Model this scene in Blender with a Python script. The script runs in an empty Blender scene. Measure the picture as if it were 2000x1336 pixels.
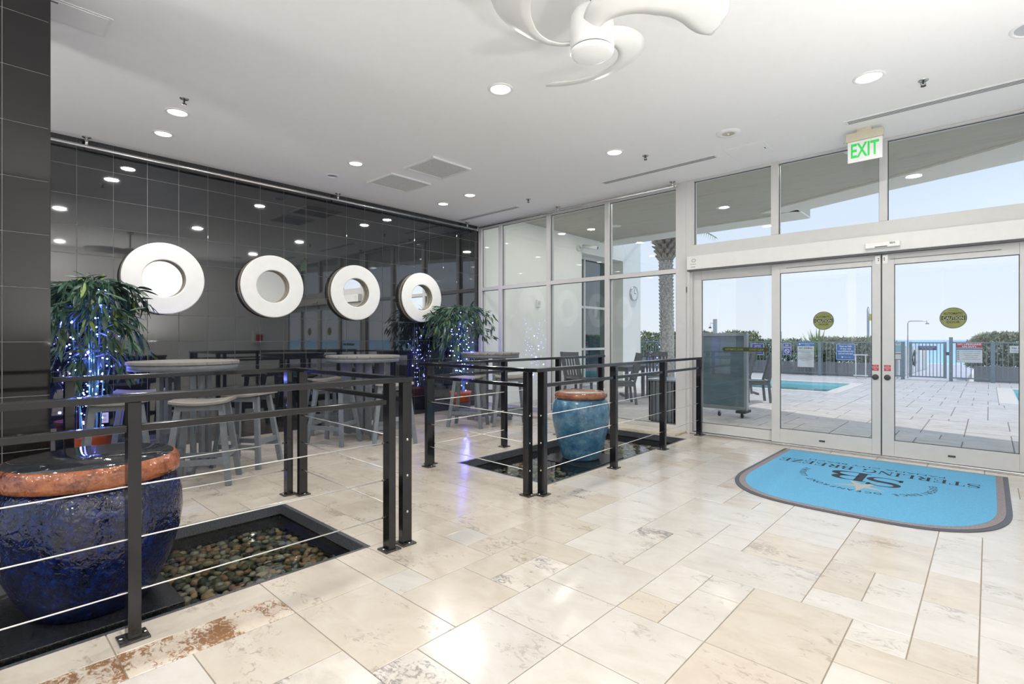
import bpy, bmesh, math, random
from mathutils import Vector, Matrix, noise
R = random.Random(7)
PI = math.pi
sc = bpy.context.scene
C = sc.collection
ZC = 3.5          # ceiling height
YW = 6.92         # glass wall plane
# ------------------------------------------------------------------ camera
cd = bpy.data.cameras.new('camera'); cam = bpy.data.objects.new('camera', cd); C.objects.link(cam)
cam.location = (7.3, 0, 1.3); cam.rotation_euler = (PI/2, 0, math.radians(42.75))
cd.sensor_width = 36; cd.lens = 1008/2000*36; cd.shift_y = -5/2000; cd.clip_start = .02; cd.clip_end = 6000
sc.camera = cam
# ------------------------------------------------------------------ world, sun, exposure
w = bpy.data.worlds.new('sky'); sc.world = w; w.use_nodes = True
nt = w.node_tree; nt.nodes.clear()
o_ = nt.nodes.new('ShaderNodeOutputWorld'); b_ = nt.nodes.new('ShaderNodeBackground')
g_ = nt.nodes.new('ShaderNodeTexCoord'); s_ = nt.nodes.new('ShaderNodeSeparateXYZ'); r_ = nt.nodes.new('ShaderNodeValToRGB')
nt.links.new(g_.outputs['Generated'], s_.inputs[0]); nt.links.new(s_.outputs[2], r_.inputs[0])
nt.links.new(r_.outputs[0], b_.inputs[0]); nt.links.new(b_.outputs[0], o_.inputs[0])
e = r_.color_ramp.elements
e[0].position = 0; e[0].color = (.76, .81, .88, 1); e[1].position = 1; e[1].color = (.36, .53, .84, 1)
x = e.new(.12); x.color = (.69, .77, .90, 1); x = e.new(.3); x.color = (.57, .69, .89, 1)
b_.inputs[1].default_value = .93
sl = bpy.data.lights.new('sun', 'SUN'); sl.energy = 1.45; sl.angle = .02; sl.color = (1, .96, .9)
so = bpy.data.objects.new('sun', sl); C.objects.link(so)
so.rotation_euler = Vector((.22, .12, 1)).to_track_quat('Z', 'Y').to_euler(); so.location = (0, 0, 30)
sc.view_settings.view_transform = 'Standard'; sc.view_settings.look = 'None'
sc.view_settings.gamma = 1; sc.view_settings.exposure = .38; sc.view_settings.use_curve_mapping = False
LAMP_W = 13.0
for _x, _y, _w in ((7.7, -2.0, 34), (7.8, .9, 32), (7.8, 3.3, 26), (3.0, -2.6, 56)):      # added upward fill lights without fixtures, out of view, to brighten the ceiling
    _l = bpy.data.lights.new('ceiling_fill_light', 'AREA'); _l.shape = 'DISK'; _l.size = .22; _l.energy = _w; _l.color = (1, .985, .965)
    _o = bpy.data.objects.new('ceiling_fill_light', _l); C.objects.link(_o); _o.location = (_x, _y, 1.25); _o.rotation_euler = (PI, 0, 0)
# ------------------------------------------------------------------ materials
M = {}
def mat(name, col, rough=.5, metal=0, var=.06, scale=12, bump=0, bscale=60, ior=1.5, emit=None, es=1, stretch=(1, 1, 1), rnd=0, coat=0, col2=None):
    m = bpy.data.materials.new(name); m.use_nodes = True; t = m.node_tree; p = t.nodes['Principled BSDF']
    N = t.nodes.new; L = t.links.new
    geo = N('ShaderNodeNewGeometry'); mp = N('ShaderNodeMapping'); L(geo.outputs['Position'], mp.inputs[0])
    mp.inputs['Scale'].default_value = stretch
    nz = N('ShaderNodeTexNoise'); nz.inputs['Scale'].default_value = scale; nz.inputs['Detail'].default_value = 5
    L(mp.outputs[0], nz.inputs[0])
    cr = N('ShaderNodeValToRGB'); L(nz.outputs[0], cr.inputs[0])
    lo = tuple(max(0, c*(1-var)) for c in col) if col2 is None else col2
    hi = tuple(min(1, c*(1+var)) for c in col)
    cr.color_ramp.elements[0].color = (*lo, 1); cr.color_ramp.elements[0].position = .3
    cr.color_ramp.elements[1].color = (*hi, 1); cr.color_ramp.elements[1].position = .7
    out = cr.outputs[0]
    if rnd:
        oi = N('ShaderNodeObjectInfo'); hs = N('ShaderNodeHueSaturation'); mr = N('ShaderNodeMapRange')
        L(oi.outputs['Random'], mr.inputs[0]); mr.inputs[3].default_value = 1-rnd; mr.inputs[4].default_value = 1+rnd
        L(mr.outputs[0], hs.inputs['Value']); L(out, hs.inputs['Color']); out = hs.outputs[0]
    L(out, p.inputs['Base Color'])
    p.inputs['Roughness'].default_value = rough; p.inputs['Metallic'].default_value = metal; p.inputs['IOR'].default_value = ior
    if coat: p.inputs['Coat Weight'].default_value = coat; p.inputs['Coat Roughness'].default_value = .05
    if bump:
        n2 = N('ShaderNodeTexNoise'); n2.inputs['Scale'].default_value = bscale; n2.inputs['Detail'].default_value = 3
        L(mp.outputs[0], n2.inputs[0]); bp = N('ShaderNodeBump'); bp.inputs['Strength'].default_value = bump; bp.inputs['Distance'].default_value = .01
        L(n2.outputs[0], bp.inputs['Height']); L(bp.outputs[0], p.inputs['Normal'])
    if emit: p.inputs['Emission Color'].default_value = (*emit, 1); p.inputs['Emission Strength'].default_value = es
    M[name] = m; return m
def glassmat(name, tint=(.965, .98, .975), ior=1.5, rough=0.0, extra=0):
    m = bpy.data.materials.new(name); m.use_nodes = True; t = m.node_tree; t.nodes.clear(); N = t.nodes.new; L = t.links.new
    o = N('ShaderNodeOutputMaterial'); tr = N('ShaderNodeBsdfTransparent'); gl = N('ShaderNodeBsdfGlossy'); mx = N('ShaderNodeMixShader')
    lw = N('ShaderNodeLayerWeight'); lw.inputs['Blend'].default_value = .5; pw = N('ShaderNodeMath'); pw.operation = 'POWER'; pw.inputs[1].default_value = 5
    f0 = ((ior-1)/(ior+1))**2; ma = N('ShaderNodeMath'); ma.operation = 'MULTIPLY_ADD'; ma.inputs[1].default_value = 1-f0; ma.inputs[2].default_value = f0
    L(lw.outputs['Facing'], pw.inputs[0]); L(pw.outputs[0], ma.inputs[0])
    tr.inputs[0].default_value = (*tint, 1); gl.inputs['Roughness'].default_value = rough
    if extra:
        nz = N('ShaderNodeTexNoise'); nz.inputs['Scale'].default_value = 9; bp = N('ShaderNodeBump'); bp.inputs['Strength'].default_value = extra; bp.inputs['Distance'].default_value = .02
        geo = N('ShaderNodeNewGeometry'); L(geo.outputs['Position'], nz.inputs[0]); L(nz.outputs[0], bp.inputs['Height']); L(bp.outputs[0], gl.inputs['Normal']); L(bp.outputs[0], lw.inputs['Normal'])
    L(ma.outputs[0], mx.inputs[0]); L(tr.outputs[0], mx.inputs[1]); L(gl.outputs[0], mx.inputs[2]); L(mx.outputs[0], o.inputs[0])
    M[name] = m; return m
def stone(name, a, b, c, stain, amount, rough=.16, scale=1.0):
    """travertine: broad tone, fine veins, small pits; stain = colour of pits, amount = how many"""
    m = bpy.data.materials.new(name); m.use_nodes = True; t = m.node_tree; p = t.nodes['Principled BSDF']; N = t.nodes.new; L = t.links.new
    geo = N('ShaderNodeNewGeometry'); oi = N('ShaderNodeObjectInfo'); ad = N('ShaderNodeVectorMath'); ad.operation = 'ADD'
    sc_ = N('ShaderNodeVectorMath'); sc_.operation = 'SCALE'; cb = N('ShaderNodeCombineXYZ')
    L(oi.outputs['Random'], cb.inputs[0]); L(oi.outputs['Random'], cb.inputs[1]); L(cb.outputs[0], sc_.inputs[0]); sc_.inputs['Scale'].default_value = 60
    L(geo.outputs['Position'], ad.inputs[0]); L(sc_.outputs[0], ad.inputs[1])
    mp = N('ShaderNodeMapping'); mp.inputs['Scale'].default_value = (1.0, 1.6, 1); L(ad.outputs[0], mp.inputs[0])
    n1 = N('ShaderNodeTexNoise'); n1.inputs['Scale'].default_value = 4.2*scale; n1.inputs['Detail'].default_value = 8; n1.inputs['Roughness'].default_value = .62; n1.inputs['Distortion'].default_value = .6
    L(mp.outputs[0], n1.inputs[0]); r1 = N('ShaderNodeValToRGB'); L(n1.outputs[0], r1.inputs[0])
    r1.color_ramp.elements[0].position = .3; r1.color_ramp.elements[0].color = (*a, 1)
    r1.color_ramp.elements[1].position = .72; r1.color_ramp.elements[1].color = (*c, 1); q = r1.color_ramp.elements.new(.5); q.color = (*b, 1)
    n2 = N('ShaderNodeTexNoise'); n2.inputs['Scale'].default_value = 14*scale; n2.inputs['Detail'].default_value = 10; n2.inputs['Roughness'].default_value = .7; n2.inputs['Distortion'].default_value = 1.5
    L(mp.outputs[0], n2.inputs[0])
    n3 = N('ShaderNodeTexNoise'); n3.inputs['Scale'].default_value = 2.3*scale; n3.inputs['Detail'].default_value = 3; L(mp.outputs[0], n3.inputs[0])
    mul = N('ShaderNodeMath'); mul.operation = 'MULTIPLY'; L(n2.outputs[0], mul.inputs[0]); L(n3.outputs[0], mul.inputs[1])
    r2 = N('ShaderNodeValToRGB'); L(mul.outputs[0], r2.inputs[0])
    r2.color_ramp.elements[0].position = .34-amount; r2.color_ramp.elements[0].color = (0, 0, 0, 1); r2.color_ramp.elements[1].position = .40-amount; r2.color_ramp.elements[1].color = (1, 1, 1, 1)
    mx = N('ShaderNodeMix'); mx.data_type = 'RGBA'; L(r2.outputs[0], mx.inputs[0]); L(r1.outputs[0], mx.inputs[6]); mx.inputs[7].default_value = (*stain, 1)
    hs = N('ShaderNodeHueSaturation'); mr = N('ShaderNodeMapRange'); L(oi.outputs['Random'], mr.inputs[0]); mr.inputs[3].default_value = .95; mr.inputs[4].default_value = 1.04
    L(mr.outputs[0], hs.inputs['Value']); L(mx.outputs[2], hs.inputs['Color']); L(hs.outputs[0], p.inputs['Base Color'])
    mr2 = N('ShaderNodeMapRange'); L(n1.outputs[0], mr2.inputs[0]); mr2.inputs[3].default_value = rough*.6; mr2.inputs[4].default_value = rough*1.5; L(mr2.outputs[0], p.inputs['Roughness'])
    bp = N('ShaderNodeBump'); bp.inputs['Strength'].default_value = .03; bp.inputs['Distance'].default_value = .01; L(r2.outputs[0], bp.inputs['Height']); L(bp.outputs[0], p.inputs['Normal'])
    M[name] = m
stone('travertine', (.51, .45, .37), (.56, .50, .42), (.60, .55, .475), (.40, .345, .28), .028)
stone('travertine_grey', (.54, .50, .445), (.585, .55, .50), (.62, .59, .545), (.44, .41, .365), .022)  # grey stone that also carries the cooler daylight at right in its colour
stone('travertine_veined', (.54, .44, .34), (.62, .54, .44), (.66, .60, .51), (.27, .14, .07), .115, scale=1.6)
stone('travertine_patch', (.52, .48, .42), (.60, .55, .49), (.66, .62, .57), (.30, .28, .26), .075, scale=1.5)
stone('paver', (.50, .46, .44), (.60, .56, .545), (.67, .64, .615), (.42, .38, .36), .02, rough=.8)
mat('grout', (.36, .30, .24), .9)
mat('paver_joint', (.25, .23, .22), .9)
mat('ceiling_paint', (.92, .92, .915), .9, var=.01)
mat('wall_paint', (.88, .87, .84), .8, var=.01)
mat('ext_paint', (.92, .92, .87), .85, var=.02)
mat('ext_cream', (.80, .79, .70), .85, var=.02)
mat('soffit_paint', (.50, .485, .40), .9, var=.05, scale=2, stretch=(1, 6, 1))
mat('granite', (.009, .011, .014), .03, ior=1.97, var=.4, scale=90, rnd=.25)
mat('pillar_granite', (.009, .0085, .009), .05, ior=1.45, var=.15, scale=90, rnd=.2)
mat('light_grout', (.34, .34, .34), .8)
mat('basin_stone', (.018, .019, .022), .12, ior=1.6, var=.6, scale=120, bump=.15, bscale=150)
mat('curb_stone_lit', (.085, .09, .10), .3, var=.5, scale=140, col2=(.02, .022, .026))  # upper basin stone, paled in colour for the light it reflects
mat('black_metal', (.010, .010, .012), .12, ior=1.55, var=.05, scale=30)
mat('steel', (.62, .61, .59), .25, metal=1)
mat('cable_steel', (.78, .77, .74), .35, metal=.6)
mat('plate_metal', (.10, .095, .09), .35, metal=.7, var=.5, scale=80)
mat('frame_white', (.62, .615, .60), .35, var=.02)
mat('frame_light', (.74, .74, .71), .4, var=.02)
mat('gasket', (.06, .06, .06), .6)
mat('sill_stone', (.62, .56, .46), .35, var=.15)
mat('mirror_glass', (.93, .93, .92), .01, metal=1, var=0)
mat('mirror_ring', (.78, .78, .75), .45, var=.02)
mat('mirror_side', (.24, .21, .16), .5, var=.25, scale=30)
mat('lumber_grey', (.16, .18, .20), .45, var=.12, scale=25, rnd=.05)
mat('lumber_top', (.26, .24, .215), .45, var=.12, scale=20, rnd=.06)
mat('dark_lumber', (.15, .16, .17), .5, var=.15, scale=25)
mat('bamboo_cane', (.05, .14, .07), .35, var=.3)
mat('leaf_green', (.035, .085, .05), .4, var=.5, scale=14, rnd=.45)
mat('leaf_sage', (.19, .23, .18), .45, var=.35, scale=14, rnd=.35)
mat('leaf_lime', (.16, .24, .04), .45, var=.3, scale=14, rnd=.3)
mat('led', (.5, .6, 1), .4, emit=(.22, .26, 1.0), es=34)
mat('wire_dark', (.03, .05, .04), .5)
mat('orange_pot', (.62, .13, .04), .35, var=.15)
mat('blue_pot_base', (.06, .06, .08), .6)
mat('lens', (.9, .9, .85), .4, emit=(1, .97, .90), es=3.0)
mat('lens_off', (.62, .62, .66), .2, metal=.5)
mat('fan_white', (.70, .70, .68), .35, var=.02)
mat('fan_cap', (.86, .86, .86), .3, var=.01)
mat('fan_dark', (.05, .045, .04), .5)
mat('grille_grey', (.68, .68, .66), .7, var=.25, scale=160)
mat('slot_dark', (.12, .12, .12), .7)
mat('beige_plastic', (.62, .57, .44), .5)
mat('exit_green', (.03, .50, .09), .4, emit=(.03, .5, .09), es=.35)
mat('exit_white', (.85, .85, .85), .3)
mat('mat_blue', (.13, .42, .66), .95, var=.22, scale=230, bump=.5, bscale=320)
mat('mat_grey', (.28, .25, .26), .95, var=.5, scale=260, bump=.5, bscale=320)
mat('rubber', (.075, .075, .09), .45, var=.1)
mat('mat_ink', (.03, .035, .05), .95)
mat('mat_star', (.42, .42, .38), .95, var=.1, scale=200)
mat('fence_paint', (.20, .27, .29), .45, var=.1)
mat('planter_grey', (.33, .33, .34), .85, var=.1)
mat('bush_green', (.24, .28, .14), .7, var=.5, scale=9)
mat('bush_olive', (.38, .38, .25), .7, var=.4, scale=9)
mat('yucca_green', (.30, .40, .13), .6, var=.3)
mat('twig', (.24, .18, .12), .8, var=.3)
mat('palm_trunk', (.46, .42, .37), .9, var=.35, scale=18, bump=.6, bscale=30)
mat('palm_husk', (.30, .26, .21), .85, var=.35, scale=18)
mat('palm_leaf', (.16, .24, .10), .6, var=.3)
mat('pool_tile', (.50, .80, .82), .3, var=.08, scale=14)
mat('coping', (.74, .66, .60), .7, var=.06)
mat('board_panel', (.13, .19, .22), .12, var=.18, scale=2.2, ior=1.7, stretch=(1, 1, 4))
mat('board_frame', (.36, .40, .43), .3, metal=.6)
mat('boardwalk', (.62, .60, .66), .8, var=.08)
mat('vinyl_white', (.85, .86, .84), .5)
mat('sand', (.80, .76, .70), .95)
mat('sign_white', (.72, .72, .66), .5, var=.03)
mat('sign_blue', (.05, .17, .42), .45)
mat('sign_purple', (.10, .10, .32), .45)
mat('sign_dark', (.12, .10, .20), .5)
mat('sign_red', (.50, .04, .06), .5)
mat('sign_teal', (.30, .50, .52), .5)
mat('ink_white', (.85, .87, .9), .5)
mat('ink_black', (.03, .03, .03), .5)
mat('olive', (.24, .26, .075), .5, var=.08)
mat('olive_dark', (.03, .04, .01), .5)
mat('olive_light', (.42, .45, .28), .5)
mat('olive_rim', (.13, .15, .13), .5)
mat('yellow_cloth', (.85, .70, .08), .8)
mat('red_box', (.55, .03, .03), .4)
mat('cctv_white', (.75, .75, .74), .35)
mat('outlet', (.85, .85, .82), .4)
mat('dark_glass', (.02, .05, .055), .03, ior=2.3, var=.1)
glassmat('glass'); glassmat('pool_water', tint=(.80, .93, .93), ior=1.33, extra=.1); glassmat('water', tint=(.60, .64, .58), ior=1.6, extra=.10)
def pmat(i, c): mat('pebble_%d' % i, c, .35, var=.25, scale=40)
PEB = [(.055, .06, .05), (.03, .034, .034), (.28, .15, .08), (.46, .38, .24), (.12, .11, .055), (.36, .33, .28), (.075, .075, .045), (.46, .27, .17)]
for i, c in enumerate(PEB): pmat(i, c)
def potglaze(name, c1, c2, c3, sc_, bump):
    m = bpy.data.materials.new(name); m.use_nodes = True; t = m.node_tree; p = t.nodes['Principled BSDF']; N = t.nodes.new; L = t.links.new
    geo = N('ShaderNodeNewGeometry'); n1 = N('ShaderNodeTexNoise'); n1.inputs['Scale'].default_value = sc_; n1.inputs['Detail'].default_value = 8; n1.inputs['Roughness'].default_value = .7
    L(geo.outputs['Position'], n1.inputs[0]); r1 = N('ShaderNodeValToRGB'); L(n1.outputs[0], r1.inputs[0])
    r1.color_ramp.elements[0].position = .32; r1.color_ramp.elements[0].color = (*c1, 1); r1.color_ramp.elements[1].position = .68; r1.color_ramp.elements[1].color = (*c3, 1)
    q = r1.color_ramp.elements.new(.5); q.color = (*c2, 1); L(r1.outputs[0], p.inputs['Base Color'])
    p.inputs['Roughness'].default_value = .05; p.inputs['IOR'].default_value = 1.65
    n2 = N('ShaderNodeTexNoise'); n2.inputs['Scale'].default_value = 34; n2.inputs['Detail'].default_value = 2; n2.inputs['Distortion'].default_value = .5; L(geo.outputs['Position'], n2.inputs[0])
    bp = N('ShaderNodeBump'); bp.inputs['Strength'].default_value = bump; bp.inputs['Distance'].default_value = .02; L(n2.outputs[0], bp.inputs['Height']); L(bp.outputs[0], p.inputs['Normal'])
    M[name] = m
potglaze('cobalt_glaze', (.003, .004, .012), (.004, .008, .042), (.006, .022, .145), 26, .42)
potglaze('turquoise_glaze', (.03, .09, .17), (.06, .17, .28), (.14, .29, .38), 9, .18)
potglaze('rim_glaze', (.05, .018, .01), (.32, .10, .04), (.46, .17, .065), 11, .35)
potglaze('rim_glaze_dark', (.12, .04, .02), (.24, .09, .045), (.32, .13, .07), 9, .12)
potglaze('lid_water', (.01, .012, .016), (.018, .02, .026), (.05, .045, .04), 8, .04)
potglaze('lid_pale', (.30, .30, .28), (.45, .45, .42), (.60, .60, .56), 12, .2)
# sea: own colour bands of shallow and deep water
m = bpy.data.materials.new('sea'); m.use_nodes = True; t = m.node_tree; p = t.nodes['Principled BSDF']
geo = t.nodes.new('ShaderNodeNewGeometry'); sx = t.nodes.new('ShaderNodeSeparateXYZ'); mr = t.nodes.new('ShaderNodeMapRange'); cr = t.nodes.new('ShaderNodeValToRGB')
t.links.new(geo.outputs['Position'], sx.inputs[0]); t.links.new(sx.outputs[1], mr.inputs[0]); mr.inputs[1].default_value = 60; mr.inputs[2].default_value = 700; t.links.new(mr.outputs[0], cr.inputs[0]); t.links.new(cr.outputs[0], p.inputs['Base Color'])
cr.color_ramp.elements[0].color = (.26, .62, .68, 1); cr.color_ramp.elements[1].color = (.30, .52, .82, 1); q = cr.color_ramp.elements.new(.1); q.color = (.30, .68, .78, 1); q = cr.color_ramp.elements.new(.3); q.color = (.28, .58, .84, 1)
nz = t.nodes.new('ShaderNodeTexNoise'); nz.inputs['Scale'].default_value = .5; bp = t.nodes.new('ShaderNodeBump'); bp.inputs['Strength'].default_value = .4; t.links.new(geo.outputs['Position'], nz.inputs[0]); t.links.new(nz.outputs[0], bp.inputs['Height']); t.links.new(bp.outputs[0], p.inputs['Normal'])
p.inputs['Roughness'].default_value = .35; M['sea'] = m
# ------------------------------------------------------------------ mesh helpers
class MB:
    def __init__(s): s.v = []; s.f = []; s.sm = []
    def add(s, vs, fs, smooth=False, mtx=None):
        n = len(s.v)
        for q in vs:
            q = Vector(q); s.v.append(tuple(mtx @ q) if mtx is not None else tuple(q))
        for f in fs: s.f.append([i+n for i in f]); s.sm.append(smooth)
        return s
    def box(s, x0, y0, z0, x1, y1, z1, mtx=None):
        return s.add([(x0, y0, z0), (x1, y0, z0), (x1, y1, z0), (x0, y1, z0), (x0, y0, z1), (x1, y0, z1), (x1, y1, z1), (x0, y1, z1)],
                     [(0, 3, 2, 1), (4, 5, 6, 7), (0, 1, 5, 4), (1, 2, 6, 5), (2, 3, 7, 6), (3, 0, 4, 7)], mtx=mtx)
    def cbox(s, x, y, z, sx, sy, sz, mtx=None): return s.box(x-sx/2, y-sy/2, z-sz/2, x+sx/2, y+sy/2, z+sz/2, mtx)
    def beam(s, a, b, wx, wy, up=(0, 0, 1)):
        a = Vector(a); b = Vector(b); d = (b-a); L = d.length; d.normalize(); u = Vector(up)
        if abs(d.dot(u)) > .98: u = Vector((0, 1, 0))
        xx = d.cross(u).normalized(); yy = xx.cross(d).normalized()
        vs = []
        for p in (a, b):
            for i, j in ((-1, -1), (1, -1), (1, 1), (-1, 1)): vs.append(p+xx*(i*wx/2)+yy*(j*wy/2))
        return s.add(vs, [(0, 3, 2, 1), (4, 5, 6, 7), (0, 1, 5, 4), (1, 2, 6, 5), (2, 3, 7, 6), (3, 0, 4, 7)])
    def tube(s, pts, r, n=8, cap=True, rs=None):
        pts = [Vector(p) for p in pts]; vs = []; fs = []
        ref = Vector((0, 0, 1))
        for i, p in enumerate(pts):
            d = (pts[min(i+1, len(pts)-1)]-pts[max(i-1, 0)]).normalized()
            rf = ref if abs(d.dot(ref)) < .95 else Vector((1, 0, 0))
            a = d.cross(rf).normalized(); b = d.cross(a).normalized(); rr = rs[i] if rs else r
            for k in range(n):
                t = 2*PI*k/n; vs.append(p+a*(rr*math.cos(t))+b*(rr*math.sin(t)))
        for i in range(len(pts)-1):
            for k in range(n):
                k2 = (k+1) % n; fs.append((i*n+k, i*n+k2, (i+1)*n+k2, (i+1)*n+k))
        s.add(vs, fs, True)
        if cap:
            m = len(s.v)-len(vs); s.f.append([m+k for k in range(n)][::-1]); s.sm.append(False)
            s.f.append([m+(len(pts)-1)*n+k for k in range(n)]); s.sm.append(False)
        return s
    def lathe(s, prof, n=48, c=(0, 0, 0), smooth=True, closed=False):
        vs = []; fs = []
        for r, z in prof:
            for k in range(n):
                t = 2*PI*k/n; vs.append((c[0]+r*math.cos(t), c[1]+r*math.sin(t), c[2]+z))
        m = len(prof); rng = m if closed else m-1
        for i in range(rng):
            for k in range(n):
                k2 = (k+1) % n; j = (i+1) % m; fs.append((i*n+k, i*n+k2, j*n+k2, j*n+k))
        return s.add(vs, fs, smooth)
    def prism(s, poly, z0, z1, mtx=None):
        n = len(poly); vs = [(x, y, z0) for x, y in poly]+[(x, y, z1) for x, y in poly]
        fs = [tuple(range(n))[::-1], tuple(range(n, 2*n))]+[(i, (i+1) % n, n+(i+1) % n, n+i) for i in range(n)]
        return s.add(vs, fs, mtx=mtx)
    def sphere(s, c, r, n=10, sz=(1, 1, 1), mtx=None):
        vs = []; fs = []; k = max(4, n//2)
        for i in range(k+1):
            a = PI*i/k
            for j in range(n):
                b = 2*PI*j/n; vs.append((c[0]+r*sz[0]*math.sin(a)*math.cos(b), c[1]+r*sz[1]*math.sin(a)*math.sin(b), c[2]+r*sz[2]*math.cos(a)))
        for i in range(k):
            for j in range(n): j2 = (j+1) % n; fs.append((i*n+j, (i+1)*n+j, (i+1)*n+j2, i*n+j2))
        return s.add(vs, fs, True, mtx)
    def mesh(s, name, m=None, fixn=True):
        me = bpy.data.meshes.new(name); me.from_pydata(s.v, [], s.f); me.polygons.foreach_set('use_smooth', s.sm)
        if m: me.materials.append(M[m])
        if fixn:
            bm = bmesh.new(); bm.from_mesh(me); bmesh.ops.remove_doubles(bm, verts=bm.verts, dist=1e-5); bmesh.ops.recalc_face_normals(bm, faces=bm.faces); bm.to_mesh(me); bm.free()
        me.update(); return me
    def build(s, name, m, parent=None, loc=(0, 0, 0), bevel=0, fixn=True):
        o = bpy.data.objects.new(name, s.mesh(name, m, fixn)); C.objects.link(o); o.location = loc
        if parent is not None: o.parent = parent
        if bevel:
            b = o.modifiers.new('bevel', 'BEVEL'); b.width = bevel; b.segments = 2; b.limit_method = 'ANGLE'
        return o
def tag(o, label=None, cat=None, group=None, kind=None):
    if label: o['label'] = label
    if cat: o['category'] = cat
    if group: o['group'] = group
    if kind: o['kind'] = kind
    return o
def thing(name, label, cat, loc=(0, 0, 0), rz=0, group=None):
    o = bpy.data.objects.new(name, None); C.objects.link(o); o.location = loc; o.rotation_euler = (0, 0, rz); o.empty_display_size = .1
    return tag(o, label, cat, group)
def root(name, label, loc=(0, 0, 0)):
    o = bpy.data.objects.new(name, None); C.objects.link(o); o.location = loc
    return tag(o, label, None, None, 'structure')
def copy_tree(o, parent=None):
    c = o.copy(); C.objects.link(c)
    if parent is not None: c.parent = parent
    for ch in list(KIDS.get(o.name, [])): copy_tree(ch, c)
    return c
KIDS = {}
def index_kids():
    KIDS.clear()
    for o in C.objects:
        if o.parent: KIDS.setdefault(o.parent.name, []).append(o)
def text_geo(body, size, align='CENTER', bold=0, width=None, spacing=1.0):
    cu = bpy.data.curves.new('t', 'FONT'); cu.body = body; cu.size = size; cu.align_x = align; cu.offset = bold; cu.resolution_u = 2; cu.space_character = spacing
    ob = bpy.data.objects.new('t', cu); C.objects.link(ob)
    dg = bpy.context.evaluated_depsgraph_get(); dg.update(); me = ob.evaluated_get(dg).to_mesh()
    vs = [tuple(v.co) for v in me.vertices]; fs = [tuple(p.vertices) for p in me.polygons]
    ob.evaluated_get(dg).to_mesh_clear(); bpy.data.objects.remove(ob); bpy.data.curves.remove(cu)
    if width and vs:
        x0 = min(v[0] for v in vs); x1 = max(v[0] for v in vs); k = width/(x1-x0); mid = (x0+x1)/2
        vs = [((v[0]-mid)*k, v[1], v[2]) for v in vs]
    return vs, fs
FRONT = Matrix.Rotation(PI/2, 4, 'X')                    # text faces -Y
def put_text(mb, body, size, mtx, **k):
    vs, fs = text_geo(body, size, **k); mb.add(vs, fs, mtx=mtx); return mb
def disc(mb, r, mtx, n=32, sy=1, r0=0):
    if r0 == 0:
        mb.add([(r*math.cos(2*PI*k/n), sy*r*math.sin(2*PI*k/n), 0) for k in range(n)], [tuple(range(n))], mtx=mtx)
    else:
        vs = [(q*math.cos(2*PI*k/n), sy*q*math.sin(2*PI*k/n), 0) for q in (r0, r) for k in range(n)]
        mb.add(vs, [(k, (k+1) % n, n+(k+1) % n, n+k) for k in range(n)], mtx=mtx)
    return mb
# ================================================================== SETTING
XR = 8.6; YB = -3.7
P1 = (3.16, -1.2, 4.445, 1.78)      # near pool x0 y0 x1 y1
P2 = (3.17, 3.60, 4.40, 6.52)
U = .2172
fl = root('floor', 'polished travertine floor of mixed rectangular tiles')
def rects_minus(r, holes):
    out = [r]
    for h in holes:
        nxt = []
        for a in out:
            x0, y0, x1, y1 = a; hx0, hy0, hx1, hy1 = h
            if hx0 >= x1-1e-6 or hx1 <= x0+1e-6 or hy0 >= y1-1e-6 or hy1 <= y0+1e-6: nxt.append(a); continue
            if hx0 > x0: nxt.append((x0, y0, hx0, y1))
            if hx1 < x1: nxt.append((hx1, y0, x1, y1))
            cx0 = max(x0, hx0); cx1 = min(x1, hx1)
            if hy0 > y0: nxt.append((cx0, y0, cx1, hy0))
            if hy1 < y1: nxt.append((cx0, hy1, cx1, y1))
        out = nxt
    return out
mb = MB()
for (x0, y0, x1, y1) in rects_minus((0, YB, XR, YW+.2), [P1, P2]): mb.box(x0, y0, -.5, x1, y1, -.005)
mb.build('grout_bed', 'grout', fl)
# tile layout on a unit grid anchored on the near pool edge
X0 = 4.445; GX = (-21, 20); GY = (-24, 33)
occ = {}
seeds = [(2, 5, 3, 2, 'travertine'), (3, 7, 2, 2, 'travertine'), (0, 5, 2, 2, 'travertine'), (0, 7, 2, 1, 'travertine'), (1, 2, 1, 3, 'travertine_veined'), (0, 2, 1, 3, 'travertine'), (0, 0, 1, 2, 'travertine'),
         (1, -1, 1, 3, 'travertine_veined'), (2, 3, 2, 2, 'travertine'), (5, 6, 2, 2, 'travertine_grey'), (5, 8, 2, 2, 'travertine_grey'), (4, 3, 3, 2, 'travertine_patch'), (5, 5, 2, 1, 'travertine_patch'),
         (4, 1, 3, 2, 'travertine_grey'), (2, 1, 2, 2, 'travertine_grey'), (7, 5, 2, 3, 'travertine_grey'), (0, 8, 3, 2, 'travertine'), (3, 9, 1, 2, 'travertine'), (4, 9, 1, 2, 'travertine_patch'), (1, 16, 1, 1, 'travertine_patch'), (5, 14, 1, 1, 'travertine_patch')]
tiles = []
def place(ix, iy, wx, wy, m):
    for a in range(ix, ix+wx):
        for b in range(iy, iy+wy):
            if (a, b) in occ: return False
    for a in range(ix, ix+wx):
        for b in range(iy, iy+wy): occ[(a, b)] = 1
    tiles.append((X0+ix*U, iy*U+.02, X0+(ix+wx)*U, (iy+wy)*U+.02, m)); return True
for s in seeds: place(*s)
shapes = [(3, 2)]*4+[(2, 3)]+[(2, 2)]*4+[(2, 1), (1, 2)]*1+[(1, 1)]
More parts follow.
